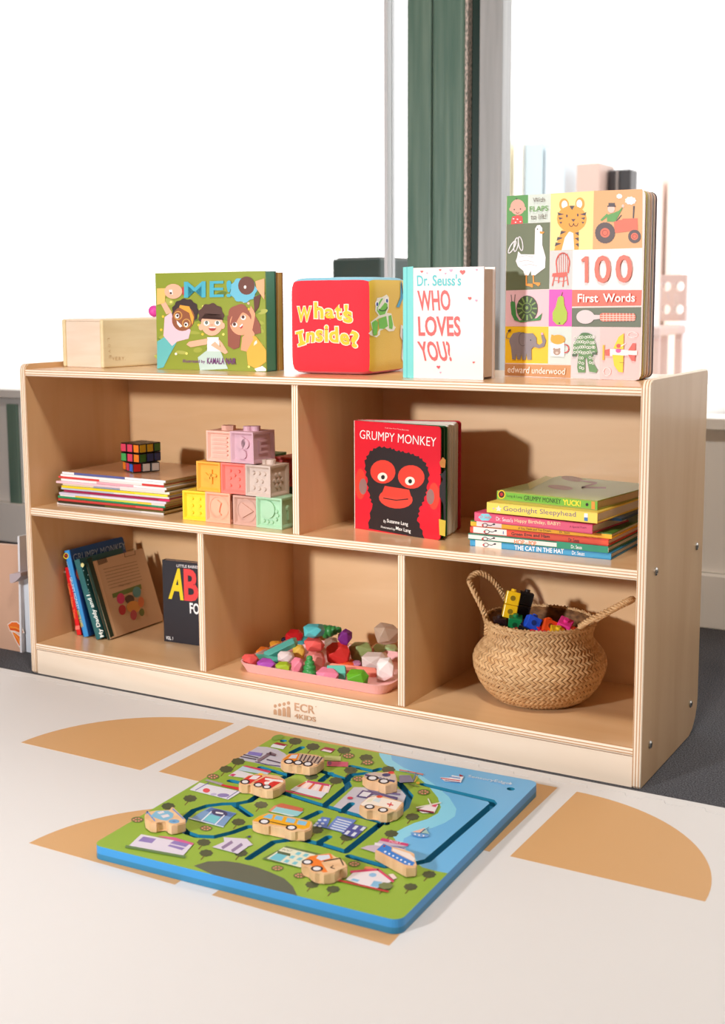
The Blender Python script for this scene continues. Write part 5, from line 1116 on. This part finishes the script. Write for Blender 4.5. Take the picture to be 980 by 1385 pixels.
A.poly([(560, 205), (630, 140), (690, 150), (660, 225)], (90, 124, 200)).poly([(660, 225), (740, 135), (880, 165), (790, 260)], (106, 140, 212)).poly([(770, 265), (850, 190), (960, 215), (870, 300)], (70, 84, 160)); A.flush('printed_building')
for k in range(5): A.line([(690+k*13, 222-k*16), (790+k*13, 248-k*16)], 8, (222, 232, 244))
for k, (x, y) in enumerate(((610, 165), (650, 165), (590, 188), (632, 190), (575, 205), (612, 210))): A.ell(x, y, 13, 7, (214, 226, 244))
for x, y in ((870, 222), (925, 232), (810, 260), (860, 272)): A.poly([(x-22, y+8), (x+6, y-18), (x+28, y-12), (x+2, y+14)], (216, 226, 240))
A.poly([(185, 450), (365, 355), (640, 420), (500, 525)], (92, 120, 70)).poly([(220, 448), (345, 366), (580, 420), (470, 515)], (226, 228, 206)).poly([(235, 450), (310, 400), (385, 418), (320, 472)], (110, 196, 214)).line([(305, 402), (390, 422)], 20, (76, 100, 70)).text('POST', (330, 388), (400, 402), (345, 376), (60, 70, 60)); A.flush('printed_building')
for x, y in ((455, 412), (510, 424), (410, 438), (465, 452), (370, 468), (430, 482)): A.poly([(x-28, y+6), (x-5, y-12), (x+24, y-6), (x+2, y+14)], (120, 200, 216))
Z(450, 1080, 5.765)
A.poly([(655, 95), (740, 60), (770, 45), (820, 60), (790, 120), (700, 122)], (240, 232, 236)).line([(660, 95), (785, 115)], 12, (150, 40, 70)).poly([(765, 45), (818, 52), (800, 75), (760, 66)], (214, 70, 110)).line([(650, 78), (840, 40)], 10, (226, 226, 214)).line([(742, 10), (770, 70)], 10, (226, 226, 214)).line([(655, 100), (790, 124)], 5, (40, 40, 70)); A.flush('printed_building')
A.poly([(605, 270), (750, 290), (740, 308), (680, 310), (620, 295)], (110, 166, 224)).poly([(615, 268), (720, 236), (680, 275)], (240, 196, 180)).poly([(690, 276), (722, 242), (752, 285)], (160, 200, 196)).line([(680, 276), (748, 232)], 4, (60, 60, 120)).ell(640, 287, 7, 6, (240, 240, 250)).ell(672, 294, 7, 6, (240, 240, 250)).ell(706, 298, 7, 6, (240, 240, 250)); A.flush('printed_building')
A.poly([(215, 395), (270, 375), (330, 370), (380, 320), (590, 365), (570, 385), (420, 370), (330, 430)], (200, 186, 206)).poly([(362, 335), (385, 315), (592, 362), (580, 380)], (206, 64, 120)).text('PORT', (436, 346), (530, 366), (446, 330), (246, 220, 230)).line([(330, 362), (560, 402)], 20, (230, 226, 236)).line([(420, 372), (560, 398)], 7, (90, 100, 190)); A.flush('printed_building')
A.poly([(100, 640), (170, 575), (350, 560), (470, 650), (330, 715), (250, 690)], (232, 226, 232)).line([(140, 580), (350, 562), (470, 655)], 18, (214, 64, 110)).poly([(250, 540), (300, 540), (330, 556), (240, 560)], (226, 140, 90)).poly([(290, 690), (320, 650), (385, 660), (350, 705)], (130, 190, 226)).ell(310, 605, 30, 16, (140, 190, 230)).poly([(135, 645), (160, 632), (210, 645), (190, 660)], (130, 190, 226)).line([(40, 645), (430, 735)], 14, (190, 60, 60)).poly([(430, 600), (470, 596), (500, 630), (470, 640)], (240, 220, 220)).blob(410, 690, 55, 26, (116, 130, 84), 7, .08); A.flush('printed_building')
Z(540, 1010, 4.9)
A.poly([(268, 210), (330, 212), (350, 195), (400, 205), (425, 205), (405, 245), (300, 235)], (240, 240, 246)).line([(275, 215), (400, 232)], 6, (206, 50, 70)).line([(330, 205), (400, 215)], 8, (110, 160, 220)).poly([(395, 188), (425, 200), (400, 205)], (170, 40, 60)).line([(300, 228), (400, 243)], 4, (80, 60, 120)); A.flush('printed_building')
A.text('SensoryEdge', (448, 212), (722, 262), (460, 192), (214, 230, 244), .0).text('+', (722, 260), (742, 262), (726, 240), (214, 230, 244), .02); A.flush('printed_building')
A.line([(0, 160), (60, 170), (155, 190)], 9, (206, 130, 120)).line([(0, 210), (90, 232), (110, 180)], 10, (120, 130, 150)).poly([(0, 195), (70, 195), (95, 240), (0, 245)], (150, 150, 190)).line([(60, 250), (130, 272)], 4, (90, 100, 80)).ell(122, 246, 12, 8, (226, 170, 60)).line([(100, 240), (120, 200)], 7, (200, 170, 80)); A.flush('printed_building')
A.done()

# wooden vehicles that slide in the tracks
VT = .0135; VZ = BT+.0012
WOODV = ramp_mat('beech', S(222, 176, 130), S(238, 200, 158), (60, 60, 20), .5, 'noise', 3, .3, .7)
def slider(name, label, zoom, outline_, draw):
    A = Art('printed_face', MB, (0, 0, VZ+VT), (0, 0, 1), None, zoom, lift=.00006, eps=.00002, rough=.35)
    pts = [(p.x, p.y) for p in (A.pt(*q) for q in outline_)]
    cx = sum(p[0] for p in pts)/len(pts); cy = sum(p[1] for p in pts)/len(pts)
    M = MB @ T(cx, cy, VZ); root = empty(name, M); tag(root, label, 'toy vehicle', 'wooden slider vehicles on the puzzle board')
    bm = new(); prism(bm, [(x-cx, y-cy) for x, y in pts], lambda u, v, w: (u, v, w), 0, VT)
    bmesh.ops.bevel(bm, geom=[e for e in bm.edges if abs(e.verts[0].co.z-e.verts[1].co.z) < 1e-6], offset=.0012, segments=2, affect='EDGES'); mk('wooden_body', bm, WOODV, root)
    bm = new(); cyl(bm, (0, 0, -VZ+GD+.0008), (0, 0, 1), .0042, VZ-GD-.0006, 16); mk('slider_pin', bm, P(60, 130, 190), root)
    A.fn = lambda p: p-Vector((cx, cy, VZ)); A.parent = root
    draw(A); A.done()
def wheel(A, x, y, rx, ry): A.ell(x, y, rx, ry, (34, 34, 44)).ell(x, y, rx*.64, ry*.64, (236, 236, 240))
BLU = (130, 196, 230)
def d_bus(A):
    A.poly([(122, 158), (165, 132), (230, 110), (440, 150), (545, 170), (535, 212), (490, 228), (120, 165)], (240, 176, 26))
    for q in ([(190, 138), (235, 114), (268, 120), (255, 152)], [(272, 152), (292, 125), (345, 135), (330, 164)], [(358, 172), (372, 142), (435, 154), (420, 184)], [(440, 190), (455, 160), (520, 172), (505, 200)]): A.poly(q, BLU)
    A.line([(250, 172), (400, 205)], 6, (60, 46, 30)); wheel(A, 203, 170, 42, 20); wheel(A, 402, 215, 42, 20)
slider('toy_bus', 'wooden yellow school bus slider on the board', (320, 1080, 5.444), [(115, 155), (160, 128), (228, 103), (440, 143), (552, 165), (558, 185), (545, 225), (500, 243), (450, 236), (430, 240), (400, 240), (365, 228), (350, 218), (250, 196), (235, 200), (205, 197), (170, 185), (155, 178), (118, 170)], d_bus)
def d_tow(A):
    A.poly([(488, 462), (540, 425), (690, 405), (710, 440), (620, 470), (670, 540), (640, 545), (560, 500)], (240, 126, 40)).poly([(585, 440), (600, 420), (680, 414), (690, 440), (620, 458)], (214, 226, 240)); A.line([(640, 462), (760, 440), (785, 490)], 9, (30, 28, 30)).line([(710, 495), (690, 508), (720, 518)], 6, (30, 28, 30)); wheel(A, 520, 468, 42, 20); wheel(A, 590, 517, 46, 21)
slider('toy_tow_truck', 'wooden orange tow truck slider near the front of the board', (320, 1080, 5.444), [(475, 470), (500, 440), (540, 420), (680, 400), (700, 405), (725, 435), (760, 432), (790, 470), (815, 488), (808, 510), (760, 515), (740, 530), (720, 548), (690, 550), (640, 556), (610, 545), (575, 545), (545, 528), (530, 500), (490, 495)], d_tow)
def d_fire(A):
    A.poly([(575, 445), (650, 395), (750, 385), (765, 400), (690, 440), (660, 462)], (222, 50, 48)).poly([(690, 450), (790, 400), (945, 430), (840, 495), (760, 470)], (222, 50, 48)).poly([(650, 420), (690, 390), (750, 395), (710, 425)], (240, 236, 240)).line([(790, 420), (930, 440)], 18, (248, 240, 238)).line([(790, 460), (860, 430)], 14, (248, 240, 238)).ell(800, 455, 22, 14, (248, 240, 238)).ell(750, 380, 22, 8, (250, 206, 60)); wheel(A, 620, 444, 40, 20); wheel(A, 730, 470, 40, 20); wheel(A, 800, 487, 38, 18)
slider('toy_fire_truck', 'wooden red fire truck slider on the left half', (230, 985, 6.125), [(568, 450), (590, 425), (640, 390), (740, 372), (780, 382), (900, 390), (955, 425), (955, 450), (905, 490), (850, 510), (800, 510), (760, 498), (735, 495), (690, 480), (665, 462), (640, 468), (590, 466)], d_fire)
def d_dump(A):
    A.poly([(62, 195), (110, 155), (180, 150), (165, 195), (130, 210)], (240, 140, 40)).poly([(100, 185), (125, 160), (168, 158), (155, 185)], (214, 222, 236)).poly([(165, 195), (185, 152), (350, 180), (310, 225)], (190, 172, 160))
    for k in range(6): A.line([(182+k*25, 198+k*4), (202+k*27, 158+k*4)], 9, (72, 60, 66))
    wheel(A, 105, 207, 34, 17); wheel(A, 170, 215, 34, 17); wheel(A, 238, 224, 36, 18)
slider('toy_dump_truck', 'wooden orange dump truck slider at the back of the board', (370, 990, 5.158), [(50, 205), (60, 180), (105, 150), (185, 146), (300, 158), (352, 176), (350, 200), (300, 235), (280, 240), (250, 245), (210, 240), (195, 232), (160, 234), (130, 226), (105, 226), (70, 220)], d_dump)
def d_pol(A):
    A.poly([(628, 300), (700, 280), (850, 300), (852, 345), (760, 330), (640, 322)], (206, 190, 182)).line([(640, 300), (840, 345)], 14, (60, 66, 120)).ell(785, 300, 30, 12, (50, 60, 120)).ell(820, 284, 22, 9, (226, 60, 60)).text('POLICE', (720, 322), (808, 334), (726, 308), (232, 230, 236)); wheel(A, 688, 322, 42, 19); wheel(A, 768, 344, 40, 18)
slider('toy_police_car', 'wooden grey police car slider near the back', (370, 990, 5.158), [(618, 312), (640, 290), (700, 278), (760, 285), (800, 276), (845, 284), (862, 330), (858, 358), (820, 364), (780, 372), (740, 362), (725, 348), (700, 346), (660, 342), (640, 325)], d_pol)
def d_amb(A):
    A.poly([(604, 505), (660, 460), (720, 448), (895, 492), (850, 545), (800, 530), (700, 510), (620, 515)], (246, 238, 228)).poly([(690, 480), (712, 462), (750, 468), (735, 494)], (212, 230, 236)).poly([(640, 490), (665, 466), (700, 462), (676, 490)], (234, 232, 206)).line([(792, 502), (832, 512)], 8, (220, 60, 70)).line([(806, 520), (820, 494)], 8, (220, 60, 70)).ell(738, 452, 22, 9, (226, 80, 50)); wheel(A, 668, 522, 36, 17); wheel(A, 762, 545, 36, 17)
slider('toy_ambulance', 'wooden white ambulance slider with red cross', (370, 990, 5.158), [(596, 515), (610, 490), (655, 455), (720, 440), (770, 450), (905, 488), (902, 515), (860, 550), (815, 558), (790, 568), (745, 566), (725, 548), (690, 543), (650, 546), (625, 530)], d_amb)
def d_ship(A):
    A.poly([(340, 400), (395, 352), (460, 380), (455, 410), (640, 500), (620, 524), (560, 515)], (40, 130, 216)).poly([(460, 405), (470, 388), (600, 430), (640, 470), (630, 492)], (240, 230, 226)).ell(400, 372, 10, 7, (150, 60, 60))
    for k in range(7): A.ell(408+k*31, 416+k*16, 9, 7, (240, 244, 250), n=10)
slider('toy_ship', 'wooden blue and white ship slider by the lake', (450, 1080, 5.765), [(328, 402), (390, 346), (470, 376), (540, 400), (600, 414), (635, 425), (640, 470), (655, 515), (645, 530), (570, 535), (540, 515)], d_ship)
def d_heli(A):
    A.line([(235, 200), (240, 185), (290, 245)], 9, (110, 150, 210)).poly([(260, 215), (300, 180), (380, 178), (415, 200), (410, 225), (370, 245), (330, 240), (290, 225)], (130, 190, 220)).poly([(305, 190), (345, 180), (355, 192), (320, 202)], (232, 222, 226)).poly([(330, 212), (375, 202), (390, 216), (345, 228)], (232, 222, 226)).line([(410, 168), (480, 232)], 9, (110, 150, 210)).ell(418, 250, 36, 14, (110, 170, 214)).ell(418, 250, 12, 5, (80, 130, 190))
slider('toy_helicopter', 'wooden slider with pale blue printed craft at the left corner', (150, 1060, 4.9), [(222, 205), (235, 185), (300, 178), (380, 172), (398, 178), (395, 155), (415, 152), (495, 232), (495, 255), (440, 270), (400, 275), (375, 265), (365, 245), (320, 250), (300, 262), (260, 258), (228, 235)], d_heli)

# ------------------------------------------------------------------ small easel left of the cabinet
YE = .10
e0 = at_y(25, 800, YE)
es = empty('floor_easel', T(e0.x-.15, YE, 0)); tag(es, 'low tan easel with white post and orange petal sticker, left of the cabinet', 'easel')
EI = T(-(e0.x-.15), -YE, 0)
def ep(name, pts_, y0, y1, m, par=es):
    q = [at_y(x, y, YE) for x, y in pts_]; bm = new(); prism(bm, [(p.x, p.z) for p in q], lambda u, v, w: (u, w, v), y0, y1); bm.transform(EI); return mk(name, bm, m, par)
pb_ = ep('tan_panel', [(-60, 732), (24, 738), (29.5, 870), (31, 925), (-60, 905)], YE, YE+.012, P(206, 164, 138, rough=.6))
A = Art('petal_sticker', T(e0.x-.15, YE, 0), (0, 0, 0), (0, -1, 0), pb_, (0, 690, 6.02))
for pts in ([(60, 930), (95, 905), (140, 905), (180, 940), (200, 1000), (170, 1010), (120, 990), (80, 985)], [(90, 985), (120, 990), (165, 1020), (190, 1060), (185, 1100), (160, 1120), (130, 1070)]): A.poly(pts, (240, 224, 210))
for pts in ([(66, 935), (98, 912), (138, 914), (172, 945), (190, 995), (165, 1000), (120, 982), (84, 978)], [(100, 992), (122, 998), (158, 1026), (180, 1062), (176, 1092), (160, 1106), (136, 1066)]): A.poly(pts, (236, 110, 30))
A.line([(85, 950), (130, 955), (180, 985)], 6, (250, 170, 60)).line([(80, 968), (130, 972), (170, 992)], 5, (200, 60, 20)).line([(112, 1002), (150, 1045), (165, 1090)], 6, (250, 170, 60)); A.done()
ep('white_post', [(25.5, 725), (28, 725), (32, 905), (29.5, 905)], YE-.004, YE+.03, P(232, 230, 232))
ep('white_leg', [(29, 783), (36, 783), (36.5, 812), (40, 900), (33.5, 895)], YE+.006, YE+.02, P(216, 222, 230))
ep('tray_end', [(27, 773), (42, 771), (42, 776), (36, 782), (30, 785), (27.5, 784)], YE-.03, YE+.03, P(184, 168, 172))
